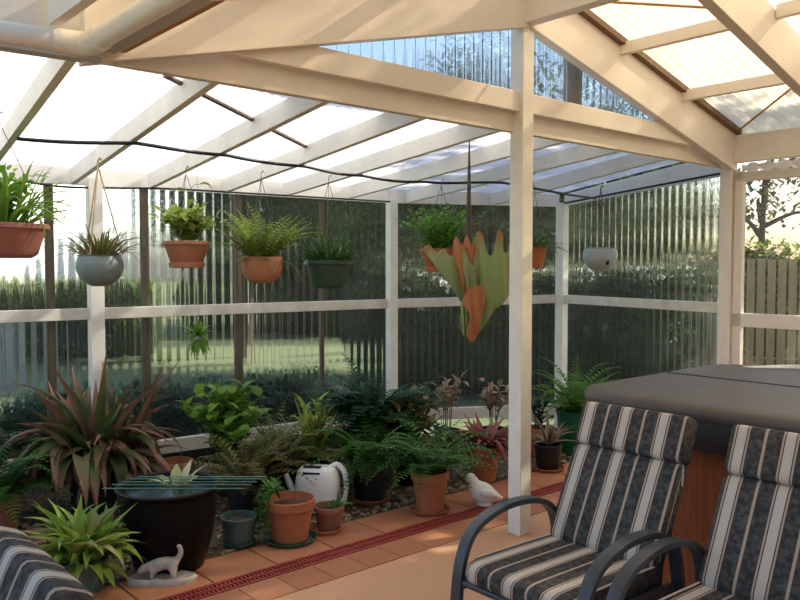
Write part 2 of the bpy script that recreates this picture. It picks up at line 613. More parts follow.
# terracotta paver strip
mb = MB()
s = -6.8
while s < 2.5:
    w = .385
    mb.beam(ST(s + .004, (T_DR1 + T_BED) / 2, -.02), ST(s + w - .004, (T_DR1 + T_BED) / 2, -.02), T_BED - T_DR1 - .01, .05)
    s += w
struct('floor_paver_strip', mb, M['tile'], bevel=.004)
mb = MB()
s = -6.8
while s < 2.5:
    mb.beam(ST(s + .003, T_DR0 - .125, .001), ST(s + .227, T_DR0 - .125, .001), .22, .008)
    s += .23
struct('floor_brick_edging', mb, M['tile'])
# red drain grate in its channel
t = thing('drain_grate', 'long red slotted drain grate set between the patio and the terracotta pavers', 'drain', ST(-2, (T_DR0 + T_DR1) / 2, 0))
def loc(p):
    return V(p) - t.location
mb = MB(); mb.beam(loc(ST(-6.5, .465, -.03)), loc(ST(2.45, .465, -.03)), .125, .02); mb.build('channel', M['pit'], t)
mb = MB()
for tt in (.41, .465, .52):
    mb.beam(loc(ST(-6.5, tt, -.005)), loc(ST(2.45, tt, -.005)), .012, .022)
s = -6.5
while s < 2.45:
    mb.beam(loc(ST(s, .41, -.006)), loc(ST(s, .52, -.006)), .011, .014)
    s += .024
mb.build('slotted_grate', M['grate'], t)
# pebbles on the bed
mb = MB()
for i in range(2600):
    a = random.uniform(-.2, 4.2)
    b = random.uniform(.03, 1.0)
    front = ST(-2.9 + a * 1.25, T_BED + .02)
    back = C12 + W1D * (4.0 - a) if a < 4 else C12 + (C23 - C12) * (a - 4)
    p = front.lerp(back, b ** 1.5)
    r = random.uniform(.007, .02)
    mb.blob((p.x, p.y, -.008 + r * .35), r, n=5, m=3, jit=.5, sq=(1.2, 1, .7))
tag(mb.build('gravel', M['pebble'], smooth=60), 'brown and tan gravel covering the garden bed', 'gravel', kind='stuff')

# ------------------------------------------------------------------ corrugated sheets
def corrugated(a0, a1, b0, b1, pitch=.076, amp=.009, nrm=None, sub=6):
    """sheet whose ribs run from edge a (a0-a1) to edge b (b0-b1)"""
    a0, a1, b0, b1 = V(a0), V(a1), V(b0), V(b1)
    mb = MB()
    Ln = max((a1 - a0).length, (b1 - b0).length)
    n = int(Ln / pitch * sub)
    nr = nrm or (a1 - a0).cross(b0 - a0).normalized()
    vs = []
    for i in range(n + 1):
        k = i / n
        h = amp * math.sin(2 * PI * i / sub)
        vs += [a0.lerp(a1, k) + nr * h, b0.lerp(b1, k) + nr * h]
    mb.add(vs, [(2 * i, 2 * i + 2, 2 * i + 3, 2 * i + 1) for i in range(n)])
    return mb

def up(p, z):
    return V((p.x, p.y, z))

def wall_sheet(name, a, b, outward, ztop_a, ztop_b):
    a, b = a + outward * .035, b + outward * .035
    struct(name, corrugated(up(a, .0), up(b, .0), up(a, ztop_a), up(b, ztop_b)), M['wallsheet'], smooth=180)
OUT1 = V((-(W1D.y), W1D.x, 0)); OUT1 = OUT1 if OUT1.y > 0 else -OUT1
d2 = (C23 - C12).normalized(); OUT2 = V((-d2.y, d2.x, 0))
d3 = (P3 - C23).normalized(); OUT3 = V((-d3.y, d3.x, 0)); OUT3 = OUT3 if OUT3.x > 0 else -OUT3
for pa, pb, ou, za, zb in ((W1END, C12, OUT1, ZTOP, ZTOP), (C12, C23, OUT2, ZTOP, ZTOP + .01)):
    mb = MB(); mb.beam(up(pa, za + .06) + ou * .045, up(pb, zb + .06) + ou * .045, .03, .125); struct('wall_plate', mb, M['paint_white'])
wall_sheet('wall_back', W1END, C12, OUT1, ZTOP, ZTOP)
wall_sheet('wall_back_corner', C12, C23, OUT2, ZTOP, ZTOP + .01)
wall_sheet('wall_right', C23, P3, OUT3, ZTOP + .02, ZTOP + .165)
mb = MB()
q0, q1 = C23 + OUT3 * .05, P3 + OUT3 * .05
vs = []
for p, za, zb in ((q0, 2.265, 2.385), (q1, 2.41, 2.60)):
    for o_ in (0, .025):
        for z in (za, zb):
            vs.append(up(p + OUT3 * o_, z))
mb.add(vs, [(0, 1, 3, 2), (4, 6, 7, 5), (0, 4, 5, 1), (2, 3, 7, 6), (1, 5, 7, 3), (0, 2, 6, 4)])
struct('wall_plate', mb, M['paint_white'])

def board(name, a, b, w, h, m, off=0.0):
    mb = MB(); mb.beam(a, b, w, h, off=off); return struct(name, mb, m, bevel=.004)
def post(name, p, z0, z1, size, ang, m):
    mb = MB(); mb.box((p.x, p.y, (z0 + z1) / 2), (size, size, z1 - z0), Matrix.Rotation(ang, 3, 'Z'))
    return struct(name, mb, m, bevel=.005)
AW1 = math.atan2(W1D.y, W1D.x)
AD = math.atan2(D1.y, D1.x)
# rails and sills (one board between each pair of posts)
p0 = None
POST1 = C12 + W1D * ((W1D).dot(at(99, 300, 5.75) - C12)); POST1.z = 0
for nm, z, h in (('wall_rail', ZRAIL, .085), ('wall_sill', ZSILL - .05, .11)):
    zz = z
    board(nm, up(W1END, zz), up(POST1, zz), .045, h, M['rail_paint'])
    board(nm, up(POST1, zz), up(C12, zz), .045, h, M['rail_paint'])
    board(nm, up(C12, zz), up(C23, zz + (.02 if nm == 'wall_rail' else -.05)), .045, h, M['rail_paint'])
    board(nm, up(C23, zz + (.02 if nm == 'wall_rail' else -.05)), up(P3, zz + (.005 if nm == 'wall_rail' else 0)), .045, h, M['rail_paint'])
post('wall_post', POST1 - OUT1 * .03, -.05, ZTOP + .05, .10, AW1, M['paint_white'])
post('wall_post', C12 - OUT1 * .03, -.05, ZTOP + .02, .085, AW1, M['paint_white'])
post('wall_post', C23 - OUT2 * .03, -.05, ZTOP + .04, .095, AD, M['paint_white'])
post('gable_end_post', P3, 0, 2.55, .10, AD, M['paint'])
post('gable_centre_post', ST(0, 0), 0, 3.42, .10, AD, M['paint_white'])
# thin studs outside the sheet
for px, m in ((52, 'timber_dark'), (148, 'timber_dark'), (242, 'timber_dark'), (326, 'timber_dark')):
    q = (px - 400) / F
    # intersection of the sight line with the wall line
    k = (q * C12.y - C12.x) / (W1D.x - q * W1D.y)
    p = C12 + W1D * k + OUT1 * .085
    post('wall_stud', p, -.1, ZTOP + .04, .06 if px < 326 else .04, AW1, M[m])

# ------------------------------------------------------------------ gable frame
GA = .25
Z_AP = 3.075
RH = .33
def zr(s):                                # underside of the gable rafters
    return Z_AP - GA * abs(s)
for sg in (-1, 1):
    mb = MB()
    up_v = V((0, 0, 1))
    a, b = ST(0.0, -.03), ST(sg * 2.62, -.03)
    vs = []
    for p, s in ((a, 0), (b, 2.62)):
        for tt in (-.035, .035):
            for dz in (0, RH):
                vs.append(p + N * tt + V((0, 0, zr(s) + dz)))
    mb.add(vs, [(0, 2, 3, 1), (4, 5, 7, 6), (0, 4, 6, 2), (1, 3, 7, 5), (0, 1, 5, 4), (2, 6, 7, 3)])
    struct('gable_rafter', mb, M['paint'], bevel=.004)
ztb = 2.462
board('gable_tie_beam', ST(-4.6, .05, ztb + .06), ST(2.6, .05, ztb + .06), .045, .125, M['paint'])
board('gable_tie_beam', ST(-2.0, 0, ztb + .172), ST(2.0, 0, ztb + .172), .05, .12, M['paint'])
# gable infill sheet, left and right of the post
for sg in (-1, 1):
    mb = MB()
    n = int(1.7 / .076 * 6)
    vs = []
    for i in range(n + 1):
        s = 1.7 * i / n
        h = .008 * math.sin(2 * PI * i / 6)
        vs += [ST(sg * s, .075 + h, 2.55), ST(sg * s, .075 + h, max(2.56, zr(s) + .1))]
    mb.add(vs, [(2 * i, 2 * i + 2, 2 * i + 3, 2 * i + 1) for i in range(n)])
    struct('wall_gable', mb, M['gablesheet'], smooth=180)
    post('gable_stud', ST(sg * (.72 if sg > 0 else -.62) * sg * sg, .13), 2.5, zr(.7) + .2, .05, AD, M['timber_dark'])
# ridge beam, rafters towards the house, purlins, roof sheets
board('ridge_beam', ST(0, -.06, 3.09 + .16), ST(0, -7.5, 3.09 + .16), .09, .32, M['paint'])
for t_ in (-1.06, -2.25, -3.4, -4.55, -5.7):
    for sg in (-1, 1):
        mb = MB()
        vs = []
        for s in (.045, 2.6):
            for tt in (-.033, .033):
                for dz in (-.01, RH - .05):
                    vs.append(ST(sg * s, t_ + tt, zr(s) + dz))
        mb.add(vs, [(0, 2, 3, 1), (4, 5, 7, 6), (0, 4, 6, 2), (1, 3, 7, 5), (0, 1, 5, 4), (2, 6, 7, 3)])
        struct('roof_rafter', mb, M['paint'], bevel=.003)
for s in (.95, 1.75):
    for sg in (-1, 1):
        ts = [0.0, -1.06, -2.25, -3.4, -4.55, -5.7]
        for k in range(5):
            z = zr(s) + RH - .055
            board('roof_purlin', ST(sg * s, ts[k] - .035, z), ST(sg * s, ts[k + 1] + .035, z), .045, .08, M['paint'])
for sg in (-1, 1):
    a0, a1 = ST(0, .1, Z_AP + RH + .02), ST(0, -7.5, Z_AP + RH + .02)
    b0, b1 = ST(sg * 2.8, .1, zr(2.8) + RH + .02), ST(sg * 2.8, -7.5, zr(2.8) + RH + .02)
    struct('ceiling' if sg > 0 else 'ceiling_left', corrugated(a0, a1, b0, b1, amp=.012), M['ceil'], smooth=180)
M['strip_brown'] = mat('brown_strip', (.22, .13, .07), .7, .3, 6, stretch=(6, 6, 1))
for sg in (-1, 1):  # dark brown strip along the top of each gable rafter
    mb = MB(); mb.beam(ST(sg * .08, -.085, zr(.08) + RH - .02), ST(sg * 2.6, -.085, zr(2.6) + RH - .02), .05, .04); struct('roof_edge_strip', mb, M['strip_brown'])
# conduit / brace wire on the right slope
mb = MB(); mb.tube([ST(2.55, -.1, zr(2.55) + RH - .03), ST(1.75, -1.0, zr(1.75) + RH - .03)], .008, 6); struct('roof_brace_strap', mb, M['bare_timber'])
mb = MB(); mb.tube([ST(.3, -.1, zr(.3) + RH - .04), ST(.95, -1.05, zr(.95) + RH - .04)], .008, 6); struct('roof_brace_strap', mb, M['bare_timber'])

# right-hand window wall (towards the camera from the end post)
board('wall_plate', ST(2.6, -.02, 2.60), ST(2.6, -7.5, 2.60), .07, .22, M['paint'])
wz0, wz1 = 1.24, 2.33
w = MB()
sW = 2.62
win = thing('window_1', 'cream framed window right of the corner post', 'window', ST(sW, -.9, 0))
win['kind'] = 'structure'
def wl(p):
    return V(p) - win.location
fr = MB()
ta, tb = -.06, -1.7
fr.beam(wl(ST(sW, ta - .035, .4)), wl(ST(sW, ta - .035, 2.42)), .06, .07, up=N)
fr.beam(wl(ST(sW, tb, .4)), wl(ST(sW, tb, 2.42)), .06, .07, up=N)
for z, h in ((2.375, .075), (1.21, .11), (.62, .11)):
    fr.beam(wl(ST(sW, ta, z)), wl(ST(sW, tb, z)), .06, h)
fr.build('window_frame', M['paint'], win, bevel=.004)
for z0, z1 in ((1.26, 2.34), (.67, 1.16)):
    g = MB()
    g.add([wl(ST(sW + .01, ta - .06, z0)), wl(ST(sW + .01, tb + .03, z0)), wl(ST(sW + .01, tb + .03, z1)), wl(ST(sW + .01, ta - .06, z1))], [(0, 1, 2, 3)])
    g.build('pane', M['glass'], win)
mb = MB(); mb.beam(ST(2.6, -1.72, 1.25), ST(2.6, -7.5, 1.25), .08, 2.6); struct('wall_right_house', mb, M['brick'])
mb = MB(); mb.beam(ST(2.62, -.06, .28), ST(2.62, -1.72, .28), .07, .6); struct('wall_right_dado', mb, M['brick'])
# house wall behind the viewer
mb = MB(); mb.beam(ST(-7, -8.2, 1.5), ST(4, -8.2, 1.5), .1, 3.2); struct('wall_house', mb, M['brick'])

# crumpled plastic strip, its white-lilac colour standing in for the bright sky gap
t = thing('sky_gap_strip', 'crumpled plastic strip coloured as the bright sky gap above the window frame', 'gap_filler', ST(2.545, -.6, 2.40))
mb = MB()
pts = []
vs, fs = [], []
for i in range(25):
    k = i / 24
    tt = .45 - k * .85
    for j in range(4):
        z = .012 * math.sin(i * 1.9 + j) + j * .022
        vs.append(D1 * (-.02 + .012 * math.sin(i * 2.7 + j * 2)) + N * tt + V((0, 0, z)))
for i in range(24):
    for j in range(3):
        a = i * 4 + j
        fs.append((a, a + 4, a + 5, a + 1))
mb.add(vs, fs)
mb.build('gap_sheet', M['gap_bright'], t, smooth=40)

# ------------------------------------------------------------------ lean-to roof of the fernery
ZB, ZW = 2.475, ZTOP                      # rafter undersides at beam and wall
def beam_pt(px, z=ZB):
    return ST(s_of(px), .075, z)
def wall_px(px, z=ZW):
    q = (px - 400) / F
    if px <= 390:
        k = (q * C12.y - C12.x) / (W1D.x - q * W1D.y)
        return up(C12 + W1D * k, z)
    k = (q * C12.y - C12.x) / (d2.x - q * d2.y)
    return up(C12 + d2 * k, z)
RAFT = [(-75, -118), (85, -14), (228, 75), (340, 152), (437, 226), (512, 286), (577, 345), (632, 408), (677, 492)]
for a, b in RAFT:
    pa, pb = beam_pt(a), wall_px(b)
    mb = MB(); mb.beam(pa, pb, .042, .115, off=.055)
    struct('fernery_rafter', mb, M['paint_white'], bevel=.003)
# clear roof sheets
rb = [(-160, -190), (85, -14), (340, 152), (512, 286), (618, 390)]
up1 = .125
A0, A1 = beam_pt(-75, ZB + up1) - D1 * .5, ST(s_of(618), .075, ZB + up1)
B0, B1 = wall_px(-118, ZW + up1) + W1D * .5, C12 + V((0, 0, ZW + up1))
ov = N * .12
struct('ceiling_fernery', corrugated(A0, A1, B0 + ov, B1 + ov, amp=.0022), M['roof'], smooth=180)
A2 = ST(2.62, .075, ZB + up1)
B2 = up(C23, ZW + up1)
struct('ceiling_fernery_corner', corrugated(A1, A2, B1 + ov, B2 + ov, amp=.0022), M['roof'], smooth=180)
# short dark noggings between rafters
def on_roof(px, py):                      # sight line met with the underside of the clear roof
    r = ray(px, py)
    k = 3.0
    for _ in range(40):
        p = V((0, 0, CAM_H)) + r * k
        z = ZB + up1 - .03 - .085 * ((p - O).dot(N) - .075)
        k = (z - CAM_H) / r.z
    return V((0, 0, CAM_H)) + r * k
mb = MB(); mb.beam(on_roof(166, 76), on_roof(316, 152), .03, .012); struct('roof_strap', mb, M['timber_dark'])
# ------------------------------------------------------------------ house eave top left: fascia, round gutter, elbow
E = ST(-2.62, -.10, 0)
gz = 2.48
WL = W1D                                  # the eave left of the corner runs parallel to the back wall
def el(k, t_, z):                         # along that eave
    p = E + WL * k + N * t_
    return V((p.x, p.y, z))
fa = MB(); fa.beam(el(-.1, .10, gz + .36), el(4.2, .10, gz + .36), .04, .70); struct('fascia_board', fa, M['paint'])
fa = MB(); fa.beam(ST(-2.74, -.1, gz + .20), ST(-2.74, -7, gz + .20), .04, .30); struct('fascia_board', fa, M['paint'])
fa = MB(); fa.beam(ST(-2.54, -.07, gz + .005), ST(-2.54, -7, gz + .005), .075, .02); struct('grey_flashing', fa, M['grey_metal'])
fa = MB(); fa.beam(ST(-2.475, -.07, gz + .035), ST(-2.475, -7, gz + .035), .022, .06); struct('timber_batten', fa, M['bare_timber'])
fa = MB(); fa.beam(el(-.05, .03, gz - .045), el(4.2, .03, gz - .045), .07, .015); struct('grey_flashing', fa, M['grey_metal'])
gu = thing('roof_gutter', 'cream round gutter pipe turning a corner under the eave', 'gutter', E + V((0, 0, gz)))
mb = MB(); mb.tube([el(.09, 0, gz) - gu.location, el(4.2, 0, gz) - gu.location], .040, 20); mb.build('gutter_pipe', M['gutter'], gu, smooth=50)
mb = MB(); mb.tube([el(0, -.09, gz) - gu.location, el(0, -7, gz) - gu.location], .040, 20); mb.build('gutter_pipe', M['gutter'], gu, smooth=50)
mb = MB()
mb.tube(bez([el(.13, 0, gz) - gu.location, el(.04, -.003, gz) - gu.location, el(.002, -.04, gz) - gu.location, el(0, -.14, gz) - gu.location], 6), .046, 20)
mb.build('elbow_joint', M['gutter'], gu, smooth=50)

# ------------------------------------------------------------------ black irrigation pipe under the rafters, second along the wall top
hp = []
for px, py, i in ((20, 140, 1), (138, 149, 2), (228, 158, 3), (306, 165, 4), (364, 170, 5)):
    a, b = beam_pt(RAFT[i][0], ZB - .012), wall_px(RAFT[i][1], ZW - .012)
    best = min(range(101), key=lambda k: abs((a.lerp(b, k / 100).x / a.lerp(b, k / 100).y) * F + 400 - px))
    hp.append(a.lerp(b, best / 100))
for px, i in ((425, 6), (502, 7)):
    a, b = beam_pt(RAFT[i][0], ZB - .012), wall_px(RAFT[i][1], ZW - .012)
    best = min(range(101), key=lambda k: abs((a.lerp(b, k / 100).x / a.lerp(b, k / 100).y) * F + 400 - px))
    hp.append(a.lerp(b, best / 100))
q_ = (598 - 400) / F
k_ = (q_ * C23.y - C23.x) / (d3.x - q_ * d3.y)
hp = hp + [up(C23 + d3 * k_ - OUT3 * .05, 2.315)]
hp2 = []
for i, p in enumerate(bez(hp, 6)):
    hp2.append(p + V((0, 0, -.012 - .012 * abs(math.sin(i * PI / 6)))))
mb = MB(); mb.tube(hp2, .011, 8)
tag(mb.build('irrigation_pipe', M['black_pipe'], smooth=60), 'black water pipe strung under the middle of the fernery rafters', 'pipe')
hq = [wall_px(x, ZW - .0) - OUT1 * .06 + V((0, 0, dz)) for x, dz in ((-120, 0), (0, 0), (60, -.03), (110, -.02), (170, 0), (260, .0), (330, 0), (386, 0))]
mb = MB(); mb.tube(bez(hq, 6), .008, 8)
tag(mb.build('irrigation_pipe', M['black_pipe'], smooth=60), 'thin black water pipe along the top of the left back wall', 'pipe')
mb = MB()
p = C23 - OUT2 * .12
mb.tube([up(C23 - OUT3 * .03 + d3 * .06, 2.285), up(P3 - OUT3 * .03 - d3 * .06, 2.415)], .010, 8)
tag(mb.build('irrigation_pipe', M['black_pipe'], smooth=60), 'black water pipe along the sloping top of the right fernery wall', 'pipe')

# ------------------------------------------------------------------ pots
def pot_profile(kind, r, h):
    w = .012
    if kind == 'classic':                 # tapered pot with a rim band
        return [(r * .66, 0), (r * .70, .004), (r * .90, h * .78), (r * .905, h * .79), (r, h * .80), (r, h - .004), (r - .004, h), (r - w, h), (r - w - .003, h * .82), (r * .8, h * .72)]
    if kind == 'plain':
        return [(r * .74, 0), (r * .78, .006), (r * .96, h * .9), (r, h * .92), (r, h - .003), (r - .003, h), (r - w, h), (r - w - .004, h * .8)]
    if kind == 'bowl':                    # round belly, lip turned in
        return [(r * .35, 0), (r * .5, .012), (r * .8, h * .22), (r * .97, h * .5), (r, h * .68), (r * .95, h * .86), (r * .88, h * .95), (r * .92, h), (r * .88, h), (r * .82, h * .92), (r * .8, h * .8)]
    if kind == 'basket':                  # hanging basket, wide lip
        return [(r * .60, 0), (r * .66, .006), (r * .74, h * .12), (r * .92, h * .82), (r * .93, h * .84), (r, h * .86), (r, h - .004), (r - .004, h), (r - w, h), (r * .86, h * .85)]
    if kind == 'saucered':                # hanging pot with a clipped-on drip tray
        return [(r * .55, 0), (r * .72, .004), (r * .75, h * .1), (r * .76, h * .2), (r * .66, h * .22), (r * .70, h * .25), (r * .93, h * .85), (r, h * .87), (r, h - .004), (r - w, h), (r * .86, h * .85)]
    if kind == 'round':
        return [(r * .45, 0), (r * .62, .01), (r * .86, h * .25), (r * .97, h * .5), (r, h * .72), (r * .98, h * .95), (r * .99, h), (r * .93, h), (r * .9, h * .85)]
    if kind == 'tub':                     # big glazed tub with rolled rim
        return [(r * .62, 0), (r * .68, .01), (r * .84, h * .35), (r * .95, h * .75), (r * .93, h * .9), (r * .96, h * .94), (r * 1.03, h * .96), (r * 1.04, h * .985), (r * 1.0, h), (r * .93, h * .985), (r * .90, h * .9), (r * .9, h * .84)]
    return [(r, 0), (r, h)]

def clear_walls(mb, base):                # leaves press against the sheets instead of piercing them
    out = []
    for v in mb.v:
        p = V(v) + base
        for q, o_ in ((C12, OUT1), (C12, OUT2), (C23, OUT3)):
            d = (p - q).dot(o_) + .045
            if d > 0:
                p = p - V((o_.x, o_.y, 0)) * d * 1.05
        if base.z < .5 and p.z < .012:
            p.z = .012
        out.append(tuple(p - base))
    mb.v = out

def potted(name, label, cat, loc_, r, h, kind, pm, foliage=None, fm=None, group=None, rz=0.0, soil=True, sx=1.0, stems=None):
    t = thing(name, label, cat, loc_, rz, group)
    mb = MB(); mb.lathe(pot_profile(kind, r, h)[:], 36, sx=sx)
    mb.f = [f for f in mb.f if len(f) == 4 or f[0] < 36 or True]
    mb.f.pop()                            # open top
    mb.build('pot', pm, t, smooth=35)
    if soil:
        sm = MB()
        sm.lathe([(r * .84, h * .80), (r * .5, h * .86), (0.0001, h * .88)], 20, sx=sx)
        sm.f = [f for f in sm.f if len(f) <= 4]
        sm.build('soil', M['soil'], t, smooth=60)
    if foliage is not None:
        clear_walls(foliage, V(loc_))
        foliage.build('foliage', fm, t, smooth=180)
    if stems is not None:
        clear_walls(stems, V(loc_))
        stems.build('stems', M['bark'], t, smooth=180)
    return t

def saucer(label, loc_, r, m, group=None):
    mb = MB()
    mb.lathe([(r * .85, 0), (r * .88, .002), (r, .03), (r - .006, .032), (r * .83, .008), (.0001, .007)], 32)
    o = mb.build('plant_saucer', m, smooth=40)
    o.location = loc_
    return tag(o, label, 'saucer', group)

def rnd(a, b):
    return random.uniform(a, b)

def f_strap(n, Ln, W, z, el=(.5, 1.4), droop=(1.0, 2.0), r0=.03, shape='strap', seg=7, fold=.25, az0=0, azr=2 * PI, tw=.3):
    mb = MB()
    for i in range(n):
        a = az0 + azr * (i + rnd(-.3, .3)) / n
        k = rnd(.6, 1.05)
        q = 1.0 if tw <= .3 else rnd(.1, 1.2)
        a2 = a if tw <= .3 else a + rnd(-.9, .9)
        mb.leaf((r0 * q * math.cos(a), r0 * q * math.sin(a), z), a2, rnd(*el), Ln * k, W * rnd(.8, 1.15), rnd(*droop), seg, shape, fold, rnd(-tw, tw))
    return mb

def f_fern(n, Ln, pin, z, el=(.5, 1.3), droop=(1.2, 2.2), r0=.03, k=15, pw=None):
    mb = MB()
    for i in range(n):
        a = 2 * PI * (i + rnd(-.4, .4)) / n
        mb.frond((r0 * rnd(.2, 1) * math.cos(a), r0 * rnd(.2, 1) * math.sin(a), z), a, rnd(*el), Ln * rnd(.6, 1.08), pin * rnd(.85, 1.1), rnd(*droop), k, pw, rnd(-.35, .35))
    return mb

def f_bush(n, hgt, spread, leaf, z, W=.45, shape='ovate', per=9, up_=.35, stemr=.004, start=.25):
    """branching leafy plant: stems plus leaves along them"""
    mb = MB(); st = MB()
    for i in range(n):
        a = 2 * PI * (i + rnd(-.4, .4)) / n
        sp = spread * rnd(.15, 1)
        h = hgt * rnd(.6, 1.05) * (1 - .25 * (sp / max(1e-3, spread)))
        p0 = V((.03 * math.cos(a), .03 * math.sin(a), z))
        p1 = V((sp * .4 * math.cos(a), sp * .4 * math.sin(a), z + h * .6))
        p2 = V((sp * math.cos(a + .2), sp * math.sin(a + .2), z + h))
        path = bez([p0, p1, p2], 6)
        st.tube(path, stemr, 4, cap=False)
        for j in range(per):
            k = start + (1 - start) * j / max(1, per - 1)
            p = path[min(len(path) - 1, int(k * (len(path) - 1)))] + V((rnd(-.01, .01), rnd(-.01, .01), rnd(-.01, .01)))
            mb.leaf(p, j * 2.4 + a + rnd(-.4, .4), rnd(-.1, .9) + up_, leaf * rnd(.6, 1.1), leaf * W * rnd(.8, 1.1), rnd(.5, 1.5), 4, shape, .12)
    return mb, st

def merge(*mbs):
    out = MB()
    for m in mbs:
        o = len(out.v)
        out.v += m.v
        out.f += [tuple(i + o for i in f) for f in m.f]
        for k, x in m.tip.items():
            out.tip[k + o] = x
        for k, x in m.edge.items():
            out.edge[k + o] = x
    return out

def shift(mb, d):
    mb.v = [(x + d[0], y + d[1], z + d[2]) for x, y, z in mb.v]
    return mb

# ------------------------------------------------------------------ hanging baskets
def hanger(t, r, h, top, n=3, m='wire', hookz=None, thick=.0022):
    mb = MB()
    for i in range(n):
        a = 2 * PI * i / n + .5
        mb.tube([V((r * .97 * math.cos(a), r * .97 * math.sin(a), h)), V((0, 0, top - .05))], thick, 5)
    hk = [V((0, 0, top - .06)), V((0, 0, top - .02)), V((.012, 0, top)), V((.02, 0, top - .012))]
    mb.tube(bez(hk, 4), thick * 1.3, 5)
    mb.build('hanger', M[m], t)

def hang(name, label, px, py, Y, r, h, kind, pm, fol, fm, top=None, n=3, hm='wire', stems=None, cat='hanging plant', sx=1.0, thick=.0022):
    p = at(px, py, Y)                     # underside of the pot
    t = potted(name, label, cat, p, r, h, kind, pm, fol, fm, 'hanging pots of the fernery', stems=stems, sx=sx)
    zt = (top if top else 2.30) - p.z
    hanger(t, r, h, zt, n, hm, thick=thick)
    return t
# 1 leafy trough at the left edge
h = .17
fol = merge(f_strap(60, .40, .020, h * .85, (.5, 1.5), (.4, 2.0), .12, seg=6), f_strap(18, .50, .03, h * .85, (.7, 1.3), (1.6, 2.6), .05))
b, st = f_bush(44, .33, .26, .065, h * .8, per=9)
hang('hanging_basket', 'brownish pink hanging bowl with leafy bright green plant at the left edge', 2, 258, 3.95, .225, h, 'basket', M['terra_pink'], merge(fol, b), G['bright'], top=2.42)
# 2 grey green bowl
h = .165
fol = merge(f_strap(40, .44, .012, h * .9, (.4, 1.4), (.6, 1.9), .06, seg=6), f_strap(60, .22, .017, h * .9, (.5, 1.5), (.2, .9), .09, seg=4))
hang('hanging_basket', 'grey green glazed round hanging bowl with thin grassy plant in front of a white post', 100, 286, 5.05, .148, .2, 'bowl', M['grey_pot'], shift(fol, (0, 0, .03)), G['brownfern'], top=2.34, hm='rope', thick=.005)
# 3 terracotta with drip tray
h = .155
b, st = f_bush(60, .30, .25, .07, h * .75, per=9, W=.7)
fol = b
hang('hanging_basket', 'pink terracotta hanging pot with clip-on drip tray and bushy leaves', 187, 268, 5.3, .158, .18, 'saucered', M['terra_dusty'], shift(fol, (0, 0, .02)), G['yellow'], top=2.32)
# 4 rounded terracotta with upright fern
h = .18
fol = merge(f_fern(40, .46, .085, h * .8, (.7, 1.5), (.3, 1.3), .06, 16), f_fern(8, .30, .05, h * .8, (.2, .7), (1.0, 2.0), .07, 13))
hang('hanging_basket', 'rounded terracotta hanging pot with upright yellow green fern', 262, 283, 5.4, .142, .18, 'round', M['terra_dusty'], fol, G['yellow'], top=2.30)
# 5 dark green basket
h = .20
fol = merge(f_fern(64, .22, .045, h * .9, (.3, 1.5), (.4, 1.6), .14, 10), f_fern(16, .36, .05, h * .9, (1.0, 1.5), (.3, 1.0), .07, 12))
hang('hanging_basket', 'dark green hanging basket with low ferny growth left of the corner post', 329, 288, 5.65, .177, h, 'basket', M['green_pot'], fol, G['fern'], top=2.30)
# 6 terracotta behind the staghorn
h = .18
b, st = f_bush(70, .38, .36, .055, h * .8, per=11, W=.5)
fol = merge(b, f_fern(40, .40, .06, h * .85, (.3, 1.4), (.8, 1.9), .1, 12))
hang('hanging_basket', 'terracotta hanging pot with feathery green plant behind the staghorn fern', 441, 272, 6.1, .17, h, 'saucered', M['terra'], fol, G['fernlight'], top=2.32)
# 7 partly behind the centre post
h = .16
fol = merge(f_fern(16, .30, .06, h * .9, (.2, 1.1), (.7, 1.8), .06, 11), f_strap(8, .36, .016, h * .9, (.2, .8), (.3, 1.0), .05))
hang('hanging_basket', 'orange hanging pot with ferny leaves half hidden behind the centre post', 532, 268, 6.0, .115, h, 'basket', M['terra'], fol, G['fern'], top=2.36)
# 8 pale pot near right wall
h = .20
fol = f_strap(14, .14, .012, h * .9, (.6, 1.5), (.3, 1.0), .06)
t8 = hang('hanging_basket', 'pale grey plastic hanging bowl with almost no leaves before the right wall', 600, 271, 6.75, .148, h, 'bowl', M['pale_pot'], fol, G['fern'], top=2.34, n=2, thick=.004)
mb = MB(); mb.blob((.03, -.150 * .86, .075), .02, jit=.1, sq=(.8, .5, 1.3)); mb.build('drain_plug', M['black_pot'], t8, smooth=60)

# small epiphyte on a thread
t = thing('air_plant', 'small green rosette plant dangling on a thread below the rail of the back wall', 'hanging plant', at(199, 336, 5.55))
fol = merge(f_strap(24, .17, .034, 0, (-.6, 1.3), (.5, 1.3), .01, 'lance', 4), f_strap(14, .16, .034, -.03, (-1.3, -.3), (.2, .6), .01, 'lance', 4))
fol.build('foliage', G['bright'], t, smooth=180)
mb = MB(); mb.tube([V((0, 0, 0)), V((0, 0, 2.30 - t.location.z))], .0012, 4); mb.build('thread', M['wire'], t)
# loose tendril leaf pair by the roof, above the third basket
t = thing('vine_sprig', 'thin vine sprig with two leaves against the roof above the drip tray pot', 'vine', at(186, 216, 5.15))
mb = MB()
mb.leaf(at(186, 190, 5.15) - t.location, 2.6, .2, .10, .05, .5, 4, 'ovate')
mb.leaf(at(200, 184, 5.15) - t.location, .2, .1, .10, .05, 1.6, 4, 'ovate')
mb.tube(bez([V((0, 0, 0)), at(188, 200, 5.15) - t.location, at(193, 186, 5.15) - t.location, at(204, 184, 5.15) - t.location], 5), .002, 4, cap=False)
mb.build('foliage', G['olive'], t, smooth=180)

